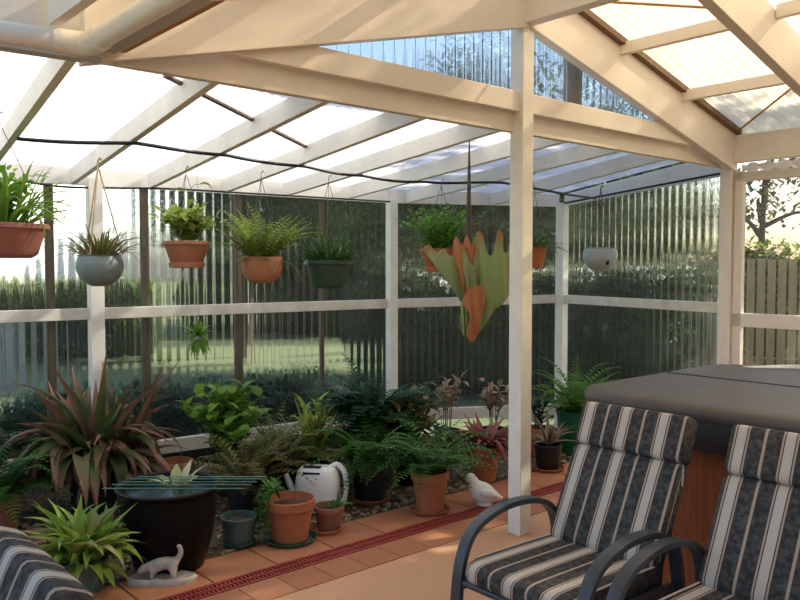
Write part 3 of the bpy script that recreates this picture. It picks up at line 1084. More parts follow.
# ------------------------------------------------------------------ staghorn fern
SY = 5.35
sb = at(469, 336, SY)
t = thing('staghorn_fern', 'large staghorn fern with brown and green antler fronds hanging left of the centre post', 'hanging plant', sb)
px2m = SY / F
def sp(px, py):
    return ((px - 469) * px2m, (336 - py) * px2m)
def frond_plate(name, polys, m):
    from mathutils.geometry import delaunay_2d_cdt
    mb = MB()
    for pts, depth, bulge, tips in polys:
        # round the outline, then fill it with a fine mesh
        q = [V((a, b)) for a, b in (sp(*p) for p in pts)]
        ring = []
        for i in range(len(q)):
            a, b, c, d = q[i - 1], q[i], q[(i + 1) % len(q)], q[(i + 2) % len(q)]
            for k in range(4):
                u = k / 4
                ring.append(.5 * ((2 * b) + (c - a) * u + (2 * a - 5 * b + 4 * c - d) * u * u + (3 * b - 3 * c + d - a) * u ** 3))
        x0, x1 = min(p.x for p in ring), max(p.x for p in ring)
        y0, y1 = min(p.y for p in ring), max(p.y for p in ring)
        grid = [V((x0 + (x1 - x0) * i / 12, y0 + (y1 - y0) * j / 24)) for i in range(13) for j in range(25)]
        n = len(ring)
        vs, es, fs, _, _, _ = delaunay_2d_cdt(ring + grid, [(i, (i + 1) % n) for i in range(n)], [list(range(n))], 1, 1e-5)
        out, tp = [], []
        for p in vs:
            h = (p.y - y0) / (y1 - y0)
            w = (p.x - (x0 + x1) / 2) / (x1 - x0) * 2
            out.append(V((p.x, depth - bulge * math.sin(PI * min(1, h) * .85) * (1 - .6 * w * w) + .012 * math.sin(w * 9 + h * 5), p.y)))
            tp.append(h if tips else 0)
        o = mb.add(out, fs)
        for k, x in enumerate(tp):
            mb.tip[o + k] = x
            mb.edge[o + k] = 0
    ob = mb.build(name, m, t, smooth=180)
    md = ob.modifiers.new('solid', 'SOLIDIFY'); md.thickness = .006
    return ob
frond_plate('green_frond', [([(463, 304), (454, 292), (443, 277), (432, 262), (423, 249), (429, 245), (436, 252), (443, 249), (450, 256), (457, 250), (463, 262), (467, 282), (469, 302)], .0, .07, True)], G['stag'])
frond_plate('green_frond', [([(473, 335), (471, 318), (474, 300), (476, 282), (474, 264), (472, 246), (476, 232), (481, 236), (484, 250), (489, 256), (492, 246), (496, 231), (501, 235), (501, 250), (505, 254), (508, 240), (514, 240), (516, 264), (512, 286), (501, 302), (491, 312), (481, 330)], -.03, .12, True)], G['stag'])
frond_plate('green_frond', [([(462, 296), (460, 312), (462, 334), (469, 333), (469, 312), (467, 298)], -.03, .04, False)], G['stag'])
frond_plate('green_frond', [([(468, 300), (463, 276), (459, 254), (464, 247), (468, 262), (472, 266), (474, 250), (479, 250), (480, 268), (480, 286), (475, 300)], -.065, .07, True)], G['stag'])
frond_plate('brown_shield_frond', [([(461, 302), (466, 290), (474, 284), (482, 287), (485, 297), (479, 316), (475, 337), (469, 341), (465, 332), (468, 314)], -.10, .05, False)], G['stagbrown'])
frond_plate('brown_frond', [([(466, 302), (459, 278), (452, 254), (455, 237), (461, 246), (465, 236), (470, 246), (474, 238), (477, 256), (480, 276), (484, 294), (474, 302)], -.04, .06, False)], G['stagbrown'])
mb = MB()
mb.tube([V((0, .06, .05)), V((0, .07, .45)), V((0, .03, 2.545 - sb.z))], [.03, .028, .004], 8)
mb.build('hanging_stake', M['bark'], t)

# ------------------------------------------------------------------ floor plants
# bronze bromeliad clump
p = gnd(95, 508)
fol = merge(f_strap(60, .66, .095, .28, (.8, 1.5), (1.2, 3.2), .14, 'lance', 10, .3, tw=1.1), f_strap(56, .60, .10, .34, (.6, 1.45), (2.0, 3.8), .17, 'lance', 10, .3, tw=1.2), f_strap(34, .78, .10, .30, (1.2, 1.56), (.1, 1.3), .2, 'lance', 9, .3, tw=.9), shift(f_strap(24, .45, .07, .26, (.4, 1.4), (1.0, 3.0), .05, 'lance', 8, .3), (.22, -.05, 0)), shift(f_strap(24, .45, .07, .26, (.4, 1.4), (1.0, 3.0), .05, 'lance', 8, .3), (-.22, -.05, 0)))
potted('bromeliad', 'large clump of bronze and green strap leaves left of the black tub', 'potted plant', p, .18, .26, 'plain', M['black_pot'], fol, G['brom'])
# dark fern at left edge
p = gnd(0, 532)
fol = merge(f_fern(44, .56, .09, .22, (.3, 1.4), (.8, 1.9), .06, 16))
potted('fern', 'dark green fern in terracotta pot coloured dark for shade at the left edge behind the bare soil pot', 'potted plant', p, .14, .22, 'classic', M['terra_brown'], fol, G['fern'])  # brown colour stands in for the shade on this terracotta pot
p = gnd(-20, 520)
fol, st = f_bush(16, .42, .34, .16, .2, per=8, W=.45)
potted('shrub', 'dark broad-leaved potted shrub cut off by the left edge', 'potted plant', p, .14, .22, 'plain', M['black_pot'], fol, G['dark'], stems=st)
# bare soil pot
p = gnd(34, 566)
potted('plant_pot', 'wide dark pot with tan rim holding only bare soil', 'plant pot', p, .128, .17, 'plain', M['terra_brown'])
# bright strappy plant
p = gnd(84, 590)
fol = merge(f_strap(80, .36, .062, .17, (.7, 1.5), (.5, 2.0), .09, 'lance', 7, .3, tw=1.0), f_strap(22, .26, .06, .15, (.0, .6), (.6, 1.5), .07, 'lance', 6, .2))
potted('strap_leaf_plant', 'bright green leafy plant in small dark pot in front of the black tub', 'potted plant', p, .122, .165, 'plain', M['teal_pot'], fol, G['lime'])
# black tub with water
p = gnd(170, 566)
TB = p
t = thing('water_tub', 'large black glazed tub of water with green stakes lying across', 'tub', p)
mb = MB(); mb.lathe(pot_profile('tub', .272, .46), 48); mb.f.pop(); mb.build('tub_body', M['black_glaze'], t, smooth=50)
mb = MB(); mb.lathe([(.25, .415), (.0001, .416)], 40); mb.f = [f for f in mb.f if len(f) <= 4]; mb.build('water_surface', M['water'], t)
t = thing('water_plant', 'pale green water plant at the back of the black tub', 'plant', TB + V((.0, .16, .40)))
fol = merge(f_strap(9, .17, .06, 0, (.5, 1.2), (.5, 1.2), .05, 'lance', 4, .15))
fol.build('foliage', G['pale'], t, smooth=180)
for i, (dy, dz) in enumerate(((-.10, .0), (-.04, .004), (.02, .002), (.07, .005), (.12, .003))):
    mb = MB()
    a = V((-.32 + .03 * i, dy - .02, .466 + dz)); b = V((.44 + .02 * i, dy - .02, .466 + dz))
    mb.tube([a, b], .0032, 6)
    o = mb.build('garden_stake', M['stake'], smooth=60)
    o.location = TB
    tag(o, 'thin green garden stake among several lying across the black tub', 'stake', 'green stakes across the tub')
# terracotta behind tub
p = gnd(176, 503)
potted('plant_pot', 'empty terracotta pot standing behind the black tub', 'plant pot', p, .125, .30, 'classic', M['terra'])
# small dark green pot
p = gnd(239, 545)
potted('plant_pot', 'small blue green pot with bare soil right of the black tub', 'plant pot', p + V((0, 0, .012)), .108, .165, 'plain', M['teal_pot'])
saucer('dark green saucer under the small blue green pot', p, .10, M['green_pot'])
# terracotta with straggling succulent
p = gnd(290, 541)
mb = MB()
for a in (2.6, 3.1, 3.5, 4.0):
    pts = bez([V((-.06, 0, .25)), V((.11 * math.cos(a), .11 * math.sin(a), .33)), V((.17 * math.cos(a), .17 * math.sin(a), .25)), V((.19 * math.cos(a), .19 * math.sin(a), .02 + rnd(0, .12)))], 7)
    mb.tube(pts, .006, 5, cap=False)
    for q in pts[4:]:
        for k in range(3):
            mb.leaf(q, rnd(0, 6.28), rnd(-.2, .9), .055, .02, .5, 3, 'lance', .2)
potted('succulent', 'open terracotta pot with a trailing succulent left of the white watering can', 'potted plant', p + V((0, 0, .014)), .153, .25, 'classic', M['terra'], mb, G['fern'])
saucer('dark green saucer under the terracotta pot with trailing succulent', p, .165, M['green_pot'])
# small brown pot
p = gnd(329, 531)
mb = f_strap(12, .10, .022, .14, (.4, 1.4), (.3, 1.0), .03, 'lance', 4)
potted('seedling', 'small brown pot with a tiny seedling in front of the watering can', 'potted plant', p + V((0, 0, .014)), .098, .15, 'classic', M['terra_brown'], shift(mb, (.05, 0, 0)), G['fern'])
saucer('terracotta saucer under the small brown seedling pot', p + V((-.02, -.02, 0)), .10, M['terra'])
# black pot with browned fern
p = gnd(247, 516)
fol = merge(f_fern(46, .50, .08, .2, (.5, 1.4), (.8, 2.0), .05, 15), f_fern(12, .34, .06, .2, (.1, .6), (.6, 1.4), .06, 13))
potted('fern', 'browning fern in black pot behind the small blue green pot', 'potted plant', p, .14, .23, 'plain', M['black_pot'], fol, G['brownfern'])
p = gnd(278, 498)
fol = f_fern(56, .55, .085, .2, (.5, 1.5), (.7, 1.9), .05, 16)
potted('fern', 'light green fern crowding behind the terracotta pot and watering can', 'potted plant', p, .14, .22, 'plain', M['black_pot'], fol, G['olive'])
p = gnd(228, 492)
fol, st = f_bush(32, .60, .36, .15, .2, per=10, W=.6)
potted('shrub', 'leafy green shrub before the back wall right of the empty terracotta pot', 'potted plant', p, .14, .24, 'plain', M['black_pot'], fol, G['bright'], stems=st)
p = gnd(314, 494)
fol, st = f_bush(16, .52, .17, .16, .18, per=9, W=.26, shape='lance', up_=.5)
fol = merge(fol, f_strap(20, .55, .02, .18, (1.1, 1.5), (.2, .7), .04))
potted('leafy_plant', 'tall pale green plant rising behind the white watering can', 'potted plant', p, .13, .22, 'plain', M['black_pot'], fol, G['yellow'], stems=st)
# dark palm
p = gnd(374, 476)
fol = merge(f_fern(90, .74, .14, .32, (.4, 1.5), (1.0, 2.2), .10, 18, .045))
potted('cane_palm', 'large dark green palm in front of the corner post', 'potted plant', p, .17, .28, 'plain', M['black_pot'], fol, G['dark'])
# fern in black pot on saucer
p = gnd(370, 500)
fol = merge(f_fern(46, .52, .08, .25, (.5, 1.4), (1.3, 2.6), .06, 16), f_fern(14, .42, .07, .25, (.0, .6), (1.2, 2.0), .07, 15))
potted('fern', 'dark green fern in black pot on a terracotta saucer right of the watering can', 'potted plant', p + V((0, 0, .014)), .145, .27, 'classic', M['black_pot'], fol, G['fern'])
saucer('terracotta saucer under the black fern pot', p, .15, M['terra'])
# fern in terracotta
p = gnd(430, 512)
fol = merge(f_fern(50, .52, .075, .25, (.4, 1.4), (1.1, 2.3), .06, 15))
potted('fern', 'spreading green fern in terracotta pot left of the white bird ornament', 'potted plant', p + V((0, 0, .014)), .128, .27, 'classic', M['terra'], fol, G['fern'])
saucer('terracotta saucer under the spreading fern pot', p, .14, M['terra'])
fol, st = f_bush(26, .55, .34, .12, .2, per=9, W=.4)
p = gnd(410, 482)
potted('shrub', 'small olive shrub between the dark palm and the red bromeliad', 'potted plant', p, .12, .2, 'plain', M['black_pot'], fol, G['brownfern'], stems=st)
# red bromeliad in terracotta
p = gnd(483, 480)
fol = merge(f_strap(70, .30, .055, .26, (.5, 1.5), (.5, 2.2), .07, 'lance', 6, .25), f_strap(14, .28, .05, .24, (.0, .6), (.6, 1.6), .06, 'lance', 6, .25))
potted('bromeliad', 'red leaved bromeliad in terracotta pot left of the centre post', 'potted plant', p, .135, .27, 'classic', M['terra'], fol, G['red'])
t = thing('cream_leaf_plant', 'low plant with a few cream leaves left of the red bromeliad', 'plant', gnd(447, 478))
fol, st = f_bush(5, .34, .22, .13, 0, per=5, W=.5)
fol.build('foliage', G['pale'], t, smooth=180); st.build('stems', M['bark'], t)
# pinkish leaf sprays against the back corner wall
for px, py, lab in ((447, 452, 'dusty pink leaved plant near the corner post against the back corner wall'), (493, 450, 'dusty pink leaved plant behind the red bromeliad against the back corner wall')):
    fol, st = f_bush(9, .55, .22, .12, .18, per=6, W=.5, start=.55)
    potted('coleus', lab, 'potted plant', gnd(px, py), .12, .2, 'plain', M['black_pot'], fol, G['pink'], stems=st)
# striped dracaena in black pot
p = gnd(548, 470)
fol = merge(f_strap(26, .30, .034, .2, (.3, 1.5), (.3, 1.3), .03, 'lance', 6, .2))
potted('dracaena', 'red and cream striped spiky plant in black pot right of the centre post', 'potted plant', p + V((0, 0, .014)), .115, .2, 'plain', M['black_pot'], fol, G['varieg'])
saucer('terracotta saucer under the black pot of the striped spiky plant', p, .14, M['terra'])
# bright fern in green pot
p = gnd(577, 452)
fol = merge(f_fern(64, .62, .09, .36, (.3, 1.5), (.9, 2.0), .09, 16))
potted('fern', 'bright green fern in green pot beside the spa', 'potted plant', p, .19, .38, 'plain', M['box_green'], fol, G['fernlight'])
p = gnd(538, 454)
fol, st = f_bush(10, .30, .16, .10, .2, per=6, W=.4)
potted('leafy_plant', 'dark leaved plant in terracotta pot behind the striped spiky plant', 'potted plant', p, .12, .24, 'classic', M['terra'], fol, G['dark'], stems=st)

# ------------------------------------------------------------------ watering can
p = gnd(318, 510)
t = thing('watering_can', 'white plastic watering can with its spout to the left', 'watering can', p, R(-8))
t.scale = (.9, .9, .97)
mb = MB()
vs, fs = [], []
secs = [(0, .155, .085), (.01, .165, .092), (.10, .17, .095), (.22, .165, .092), (.285, .150, .08), (.31, .125, .06)]
n = 32
for (z, rx, ry) in secs:
    for j in range(n):
        a = 2 * PI * j / n
        c, s_ = math.cos(a), math.sin(a)
        vs.append(V((math.copysign(abs(c) ** .55, c) * rx, math.copysign(abs(s_) ** .55, s_) * ry, z)))
for i in range(len(secs) - 1):
    for j in range(n):
        a0, a1 = i * n + j, i * n + (j + 1) % n
        fs.append((a0, a1, a1 + n, a0 + n))
fs.append(tuple(range(n - 1, -1, -1))); fs.append(tuple((len(secs) - 1) * n + j for j in range(n)))
mb.add(vs, fs)
mb.build('can_body', M['white_plastic'], t, smooth=50)
mb = MB(); mb.tube(bez([V((.09, 0, .30)), V((.15, 0, .325)), V((.205, 0, .27)), V((.215, 0, .16)), V((.19, 0, .06)), V((.145, 0, .05))], 7), .02, 10); mb.build('handle', M['white_plastic'], t, smooth=60)
mb = MB(); mb.tube([V((-.14, 0, .06)), V((-.21, 0, .16)), V((-.255, 0, .26))], [.035, .026, .019], 12); mb.build('spout', M['white_plastic'], t, smooth=60)
mb = MB(); mb.tube([V((-.250, 0, .25)), V((-.272, 0, .30))], [.022, .030], 12)
o = mb.build('spout_rose', M['black_pot'], t, smooth=60); o['label'] = 'dark spout end'
mb = MB(); mb.box((-.03, -.0735, .272), (.13, .02, .024), Matrix.Rotation(R(14), 3, 'X')); mb.box((-.03, -.04, .312), (.13, .05, .006)); o = mb.build('filler_slot', M['black_pot'], t); o['label'] = 'dark filler slot'

# ------------------------------------------------------------------ stone ornament: animal drinking at a dish
p = gnd(158, 583)
t = thing('stone_ornament', 'cast stone animal standing over a two-hollow dish on the pavers by the black tub', 'ornament', p, R(6))
mb = MB()
vs, fs = [], []
nu, nr = 40, 7
for ir in range(nr + 1):
    k = ir / nr
    for j in range(nu):
        a = 2 * PI * j / nu
        r = (.085 + .022 * math.cos(2 * a)) * (1 + .12 * math.cos(a))
        x, y = 1.62 * r * math.cos(a), .95 * r * math.sin(a)
        if ir == 0:
            q, z = 1.0, 0.0
        elif ir == 1:
            q, z = 1.04, .028
        elif ir == 2:
            q, z = .95, .04
        else:
            q = .9 * (1 - (ir - 3) / (nr - 3)) + .001
            d1 = math.hypot((x * q + .075) / .065, y * q / .055)
            d2_ = math.hypot((x * q - .065) / .065, y * q / .055)
            z = .034 - .018 * max(0, 1 - d1 ** 2) - .018 * max(0, 1 - d2_ ** 2)
        vs.append(V((x * q, y * q, z)))
for i in range(nr):
    for j in range(nu):
        a0, a1 = i * nu + j, i * nu + (j + 1) % nu
        fs.append((a0, a1, a1 + nu, a0 + nu))
fs.append(tuple(range(nu - 1, -1, -1)))
mb.add(vs, fs)
mb.build('dish', M['stone'], t, smooth=60)
def skin(name, pts, edges, rad, m, parent, root=0, sub=2):
    me = bpy.data.meshes.new(name)
    me.from_pydata([tuple(q) for q in pts], edges, [])
    o = bpy.data.objects.new(name, me)
    COL.objects.link(o)
    o.parent = parent
    me.materials.append(m)
    sk = o.modifiers.new('skin', 'SKIN')
    sk.use_smooth_shade = True
    for i, r in enumerate(rad):
        d = me.skin_vertices[0].data[i]
        d.radius = (r, r)
        d.use_root = (i == root)
    sb_ = o.modifiers.new('sub', 'SUBSURF'); sb_.levels = sub; sb_.render_levels = sub
    return o
pts = [(.075, .0, .105), (.03, 0, .108), (-.02, 0, .095), (-.05, 0, .088), (-.078, 0, .070), (-.105, 0, .055),
       (.098, 0, .12), (.118, 0, .150), (.115, 0, .185), (.098, 0, .198),
       (.08, .026, .075), (.085, .028, .035), (.08, -.026, .075), (.085, -.028, .035),
       (-.02, .024, .065), (-.028, .027, .032), (-.02, -.024, .065), (-.028, -.027, .032),
       (-.074, .018, .098), (-.074, -.018, .098)]
ed = [(0, 1), (1, 2), (2, 3), (3, 4), (4, 5), (0, 6), (6, 7), (7, 8), (8, 9), (0, 10), (10, 11), (0, 12), (12, 13), (2, 14), (14, 15), (2, 16), (16, 17), (4, 18), (4, 19)]
rad = [.032, .034, .03, .022, .025, .013, .018, .015, .014, .012, .017, .011, .017, .011, .014, .010, .014, .010, .006, .006]
skin('animal_figure', pts, ed, rad, M['stone'], t)
# white bird ornament
p = gnd(482, 505)
t = thing('bird_ornament', 'white bird shaped ornament on the pavers left of the centre post', 'ornament', p, R(10))
t.scale = (1.15, 1.15, 1.3)
mb = MB()
mb.tube(bez([V((.125, 0, .030)), V((.085, 0, .040)), V((.03, 0, .056)), V((-.015, 0, .075)), V((-.045, 0, .108)), V((-.058, 0, .138)), V((-.076, 0, .146)), V((-.100, 0, .140))], 4),
        [.010, .014, .018, .023, .028, .036, .044, .050, .054, .056, .058, .058, .057, .054, .050, .046, .042, .037, .032, .029, .028, .028, .029, .029, .028, .025, .020, .012, .004], 18)
mb.lathe([(.045, 0), (.048, .006), (.036, .014), (.0001, .03)], 20, c=(.015, 0, 0))
mb.build('bird_figure', M['white_stone'], t, smooth=180)
for sg in (-1, 1):
    mb = MB()
    mb.tube(bez([V((-.03, sg * .050, .085)), V((.03, sg * .055, .072)), V((.10, sg * .028, .045))], 6), [.012, .018, .021, .023, .024, .024, .023, .020, .017, .013, .009, .006, .003], 10)
    mb.build('wing', M['white_stone'], t, smooth=180)

# ------------------------------------------------------------------ patio chairs
def rounded_slab(mb, x0, x1, prof, nx=14, edge=.035):
    """cushion: closed profile of (y, z) points swept across x with rounded ends"""
    k = len(prof)
    cy = sum(q[0] for q in prof) / k; cz = sum(q[1] for q in prof) / k
    vs, fs = [], []
    xs = [(x0, .80), (x0 + edge * .15, .90), (x0 + edge * .5, .975), (x0 + edge, 1.0)]
    xs += [(x0 + edge + (x1 - x0 - 2 * edge) * i / nx, 1.0) for i in range(1, nx)]
    xs += [(x1 - edge, 1.0), (x1 - edge * .5, .975), (x1 - edge * .15, .90), (x1, .80)]
    for x, q in xs:
        for i, (y, z) in enumerate(prof):
            y0, z0 = prof[(i + k // 2) % k]
            # shrink the thickness only, towards the opposite side of the profile
            vs.append(V((x, y + (opp[i][0] - y) * (1 - q) * .5, z + (opp[i][1] - z) * (1 - q) * .5)) if False else V((x, y + (cy - y) * (1 - q) * .5 , z + (cz - z) * (1 - q) * .3)))
    n = len(xs)
    for i in range(n - 1):
        for j in range(k):
            a0, a1 = i * k + j, i * k + (j + 1) % k
            fs.append((a0, a0 + k, a1 + k, a1))
    fs.append(tuple(range(k))); fs.append(tuple((n - 1) * k + j for j in range(k - 1, -1, -1)))
    mb.add(vs, fs)
def slab_profile(pts, th):
    """profile of a pad that follows pts (list of (y,z)), thick th upwards/left of the path, with round ends"""
    k = len(pts)
    up_, dn = [], []
    for i in range(k):
        a, b = pts[max(0, i - 1)], pts[min(k - 1, i + 1)]
        dy, dz = b[0] - a[0], b[1] - a[1]
        l = math.hypot(dy, dz)
        ny, nz = -dz / l, dy / l
        e = min(i, k - 1 - i)
        t_ = th / 2 * (.45 if e == 0 else .82 if e == 1 else 1.0 if e > 2 else .97)
        up_.append((pts[i][0] + ny * t_, pts[i][1] + nz * t_))
        dn.append((pts[i][0] - ny * t_, pts[i][1] - nz * t_))
    return up_ + dn[::-1]
def lin(a, b, n):
    return [(a[0] + (b[0] - a[0]) * i / n, a[1] + (b[1] - a[1]) * i / n) for i in range(n + 1)]
def dense(a, b):                          # points with short end steps for round ends
    ks = [0, .025, .08, .2, .35, .5, .65, .8, .92, .975, 1]
    return [(a[0] + (b[0] - a[0]) * k, a[1] + (b[1] - a[1]) * k) for k in ks]
HW = .26
def make_chair(label):
    t = thing('patio_armchair', label, 'chair', group='striped patio armchairs')
    # seat cushion
    mb = MB(); rounded_slab(mb, -HW, HW, slab_profile(dense((.365, .415), (-.25, .400)), .09)); mb.build('seat_cushion', M['stripe'], t, smooth=60)
    mb = MB(); rounded_slab(mb, -HW, HW, slab_profile(dense((-.205, .425), (-.415, .825)), .085)); mb.build('back_cushion', M['stripe'], t, smooth=60)
    mb = MB(); rounded_slab(mb, -HW, HW, slab_profile(dense((-.405, .825), (-.485, 1.01)), .10)); mb.build('head_cushion', M['stripe'], t, smooth=60)
    mb = MB()
    for x in (-HW, HW):
        x_ = x * .985
        mb.tube([V((x_, -.225, .46)), V((x_, -.305, .62)), V((x_, -.40, .80))], .005, 6)
        mb.tube([V((x_, .30, .462)), V((x_, .0, .456)), V((x_, -.21, .447))], .004, 6)
    mb.build('cushion_piping', M['piping'], t)
    for x in (-HW - .04, HW + .04):
        mb = MB()
        path = bez([V((x, .37, 0)), V((x, .365, .22)), V((x, .34, .43)), V((x, .27, .555)), V((x, .13, .612)), V((x, -.03, .622)), V((x, -.17, .595)), V((x, -.26, .53)), V((x, -.30, .40)), V((x, -.33, .2)), V((x, -.40, 0))], 6)
        mb.tube(path, .02, 12, flat=(V((1, 0, 0)), .027, .013))
        mb.build('arm_loop', M['frame_metal'], t, smooth=45)
    mb = MB()
    for x in (-HW - .02, HW + .02):
        mb.tube([V((x, .345, .365)), V((x, -.30, .34))], .02, 12, flat=(V((1, 0, 0)), .014, .024))
    for y, z in ((.345, .365), (-.27, .34)):
        mb.tube([V((-HW - .04, y, z)), V((HW + .04, y, z))], .015, 10)
    mb.build('seat_frame', M['frame_metal'], t, smooth=45)
    mb = MB()
    for x in (-HW + .03, HW - .03):
        mb.tube(bez([V((x, -.27, .34)), V((x, -.31, .50)), V((x, -.465, .80)), V((x, -.50, .90))], 6), .014, 10)
    mb.tube([V((-HW + .03, -.50, .90)), V((HW - .03, -.50, .90))], .014, 10)
    for k in range(7):
        z = .45 + k * .08
        mb.beam(V((-HW + .03, -.285 - .5 * (z - .45), z)), V((HW - .03, -.285 - .5 * (z - .45), z)), .006, .03)
    mb.build('back_frame', M['frame_metal'], t, smooth=45)
    for x in (-HW + .012, HW - .012):
        mb = MB()
        mb.tube(bez([V((x, -.42, .83)), V((x * 1.05, -.40, .80)), V((x * 1.06, -.39, .74))], 4), .004, 5)
        mb.build('cushion_tie', M['piping'], t)
    return t
fwd = -D1
RZ = math.atan2(fwd.y, fwd.x) - PI / 2
c1 = make_chair('')
c1['label'] = 'striped cushioned armchair in full view just right of the centre post'
c1.location = (.70, 3.15, 0)
c1.rotation_euler = (0, 0, RZ)
copy_thing(c1, (1.165, 2.615, 0), RZ, 'striped cushioned armchair in front of the spa, cut off by the right edge')
copy_thing(c1, (-1.173, 1.40, 0), RZ, 'striped armchair of which only a pale cushion shows at the lower left edge')

# ------------------------------------------------------------------ spa
K = gnd(588, 388, 1.0) + V((-.07, .06, 0))
K.z = 0
t = thing('spa', 'square hot tub with brown vinyl cover and red timber sides behind the armchairs', 'spa', K, math.atan2(D1.y, D1.x))
SL, SW = 1.72, 2.05                       # along D1, towards the camera
def rrect(x0, y0, x1, y1, r, n=8):
    out = []
    for cx, cy, a0 in ((x1 - r, y1 - r, 0), (x0 + r, y1 - r, PI / 2), (x0 + r, y0 + r, PI), (x1 - r, y0 + r, 1.5 * PI)):
        for i in range(n + 1):
            a = a0 + PI / 2 * i / n
            out.append((cx + r * math.cos(a), cy + r * math.sin(a)))
    return out
def loft(rings):
    mb = MB()
    n = len(rings[0][0])
    vs = [V((x, y, z)) for ring, z in rings for x, y in ring]
    fs = []
    for i in range(len(rings) - 1):
        for j in range(n):
            a0, a1 = i * n + j, i * n + (j + 1) % n
            fs.append((a0, a1, a1 + n, a0 + n))
    fs.append(tuple(range(n - 1, -1, -1))); fs.append(tuple((len(rings) - 1) * n + j for j in range(n)))
    mb.add(vs, fs)
    return mb
def rr(g, r=.28):
    return rrect(-.02 + g, -SW + g, SL - g, .02 - g, max(.05, r - g))
loft([(rr(.07, .25), .0), (rr(.07, .25), .86)]).build('timber_cabinet', M['spa_wood'], t, smooth=40)
loft([(rr(.0), .78), (rr(-.005), .80), (rr(-.005), .92), (rr(.0), .93)]).build('cover_skirt', M['spa_skirt'], t, smooth=40)
loft([(rr(-.012), .925), (rr(-.02), .94), (rr(-.02), .965), (rr(-.005), .985), (rr(.03), .995), (rr(.10), 1.0)]).build('cover', M['spa_cover'], t, smooth=40)
mb = MB(); mb.beam(V((SL * .52, -SW + .05, 1.0)), V((SL * .52, -.05, 1.0)), .03, .008); mb.build('hinge_seam', M['spa_skirt'], t)
mb = MB()
for k in range(4):
    mb.tube(bez([V((SL - .25, -.30 + .02 * k, 1.006)), V((SL - .08, -.55, 1.01 + .006 * k)), V((SL - .05 - .02 * k, -.95, 1.008)), V((SL - .10, -1.4, 1.008))], 6), .004, 5)
cw = mb.build('white_cord', M['white_plastic'], smooth=60)
cw.location = K; cw.rotation_euler = t.rotation_euler
tag(cw, 'loose white cord lying along the far edge of the spa cover', 'cord')

# ------------------------------------------------------------------ garden beyond
def leafy(mb, c, rad, n, size, sq=(1, 1, 1), shell=.55):
    for i in range(n):
        d = V((random.gauss(0, 1), random.gauss(0, 1), random.gauss(0, 1))).normalized()
        k = shell + (1 - shell) * random.random()
        p = V(c) + V((d.x * rad * sq[0] * k, d.y * rad * sq[1] * k, d.z * rad * sq[2] * k))
        mb.leaf(p, rnd(0, 6.28), rnd(-.8, 1.0), size * rnd(.6, 1.3), size * .55, rnd(0, 1), 2, 'ovate', .1)
def hedge(name, label, a, b, width, hgt, m, n, size, group=None):
    a = V((a.x, a.y, 0)); b = V((b.x, b.y, 0))
    t = thing(name, label, 'hedge', (a + b) / 2 + V((0, 0, -.1)), 0, group)
    mb = MB()
    Ln = (b - a).length
    core = MB()
    nseg = max(2, int(Ln / .9))
    for i in range(nseg):
        p = a.lerp(b, (i + .5) / nseg) - (a + b) / 2
        core.blob((p.x, p.y, hgt * .40), .5, 10, 8, .4, (Ln / nseg * 1.5, width * .85, hgt * 1.05))
    for i in range(n):
        k = random.random()
        p = a.lerp(b, k) - (a + b) / 2
        th = rnd(0, PI)
        x = math.cos(th) * width / 2
        z = hgt * (.5 + .5 * math.sin(th) * rnd(.6, 1.08)) if random.random() < .6 else hgt * random.random()
        sd = V((-(b - a).y, (b - a).x, 0)).normalized()
        q = p + sd * x * rnd(.8, 1.1) + V((0, 0, z))
        mb.leaf(q, rnd(0, 6.28), rnd(-.8, 1.0), size * rnd(.6, 1.4), size * .5, rnd(0, 1), 2, 'ovate', .1)
    mb.build('foliage', m, t, smooth=180)
    core.build('branches', M['hedge_core'], t, smooth=180)
    return t
M['hedge_core'] = mat('hedge_core', (.03, .045, .02), .95, .4, 6)
def tree(name, label, p, hgt, trunk_r, crowns, m, n, size, group=None, lean=V((0, 0, 0))):
    t = thing(name, label, 'tree', V((p.x, p.y, -.1)), 0, group)
    mb = MB()
    top = V((0, 0, hgt)) + lean
    mb.tube(bez([V((0, 0, 0)), V((.08, .05, hgt * .35)) + lean * .3, top], 6), [trunk_r * (1 - .75 * i / 12) for i in range(13)], 8)
    for c, r, sq in crowns:
        c = V(c)
        st = top * min(.9, max(.3, (c.z - r * .5) / hgt))
        mb.tube(bez([st, st.lerp(c, .5) + V((rnd(-.1, .1), rnd(-.1, .1), .15)), c], 5), [trunk_r * .4, trunk_r * .36, trunk_r * .34, trunk_r * .3, trunk_r * .28, trunk_r * .25, trunk_r * .22, trunk_r * .2, trunk_r * .17, trunk_r * .14, trunk_r * .1], 6)
    mb.build('trunk', M['bark'], t, smooth=60)
    fo = MB()
    for c, r, sq in crowns:
        leafy(fo, c, r, int(n / len(crowns)), size, sq, .25)
    fo.build('crown', m, t, smooth=180)
    return t

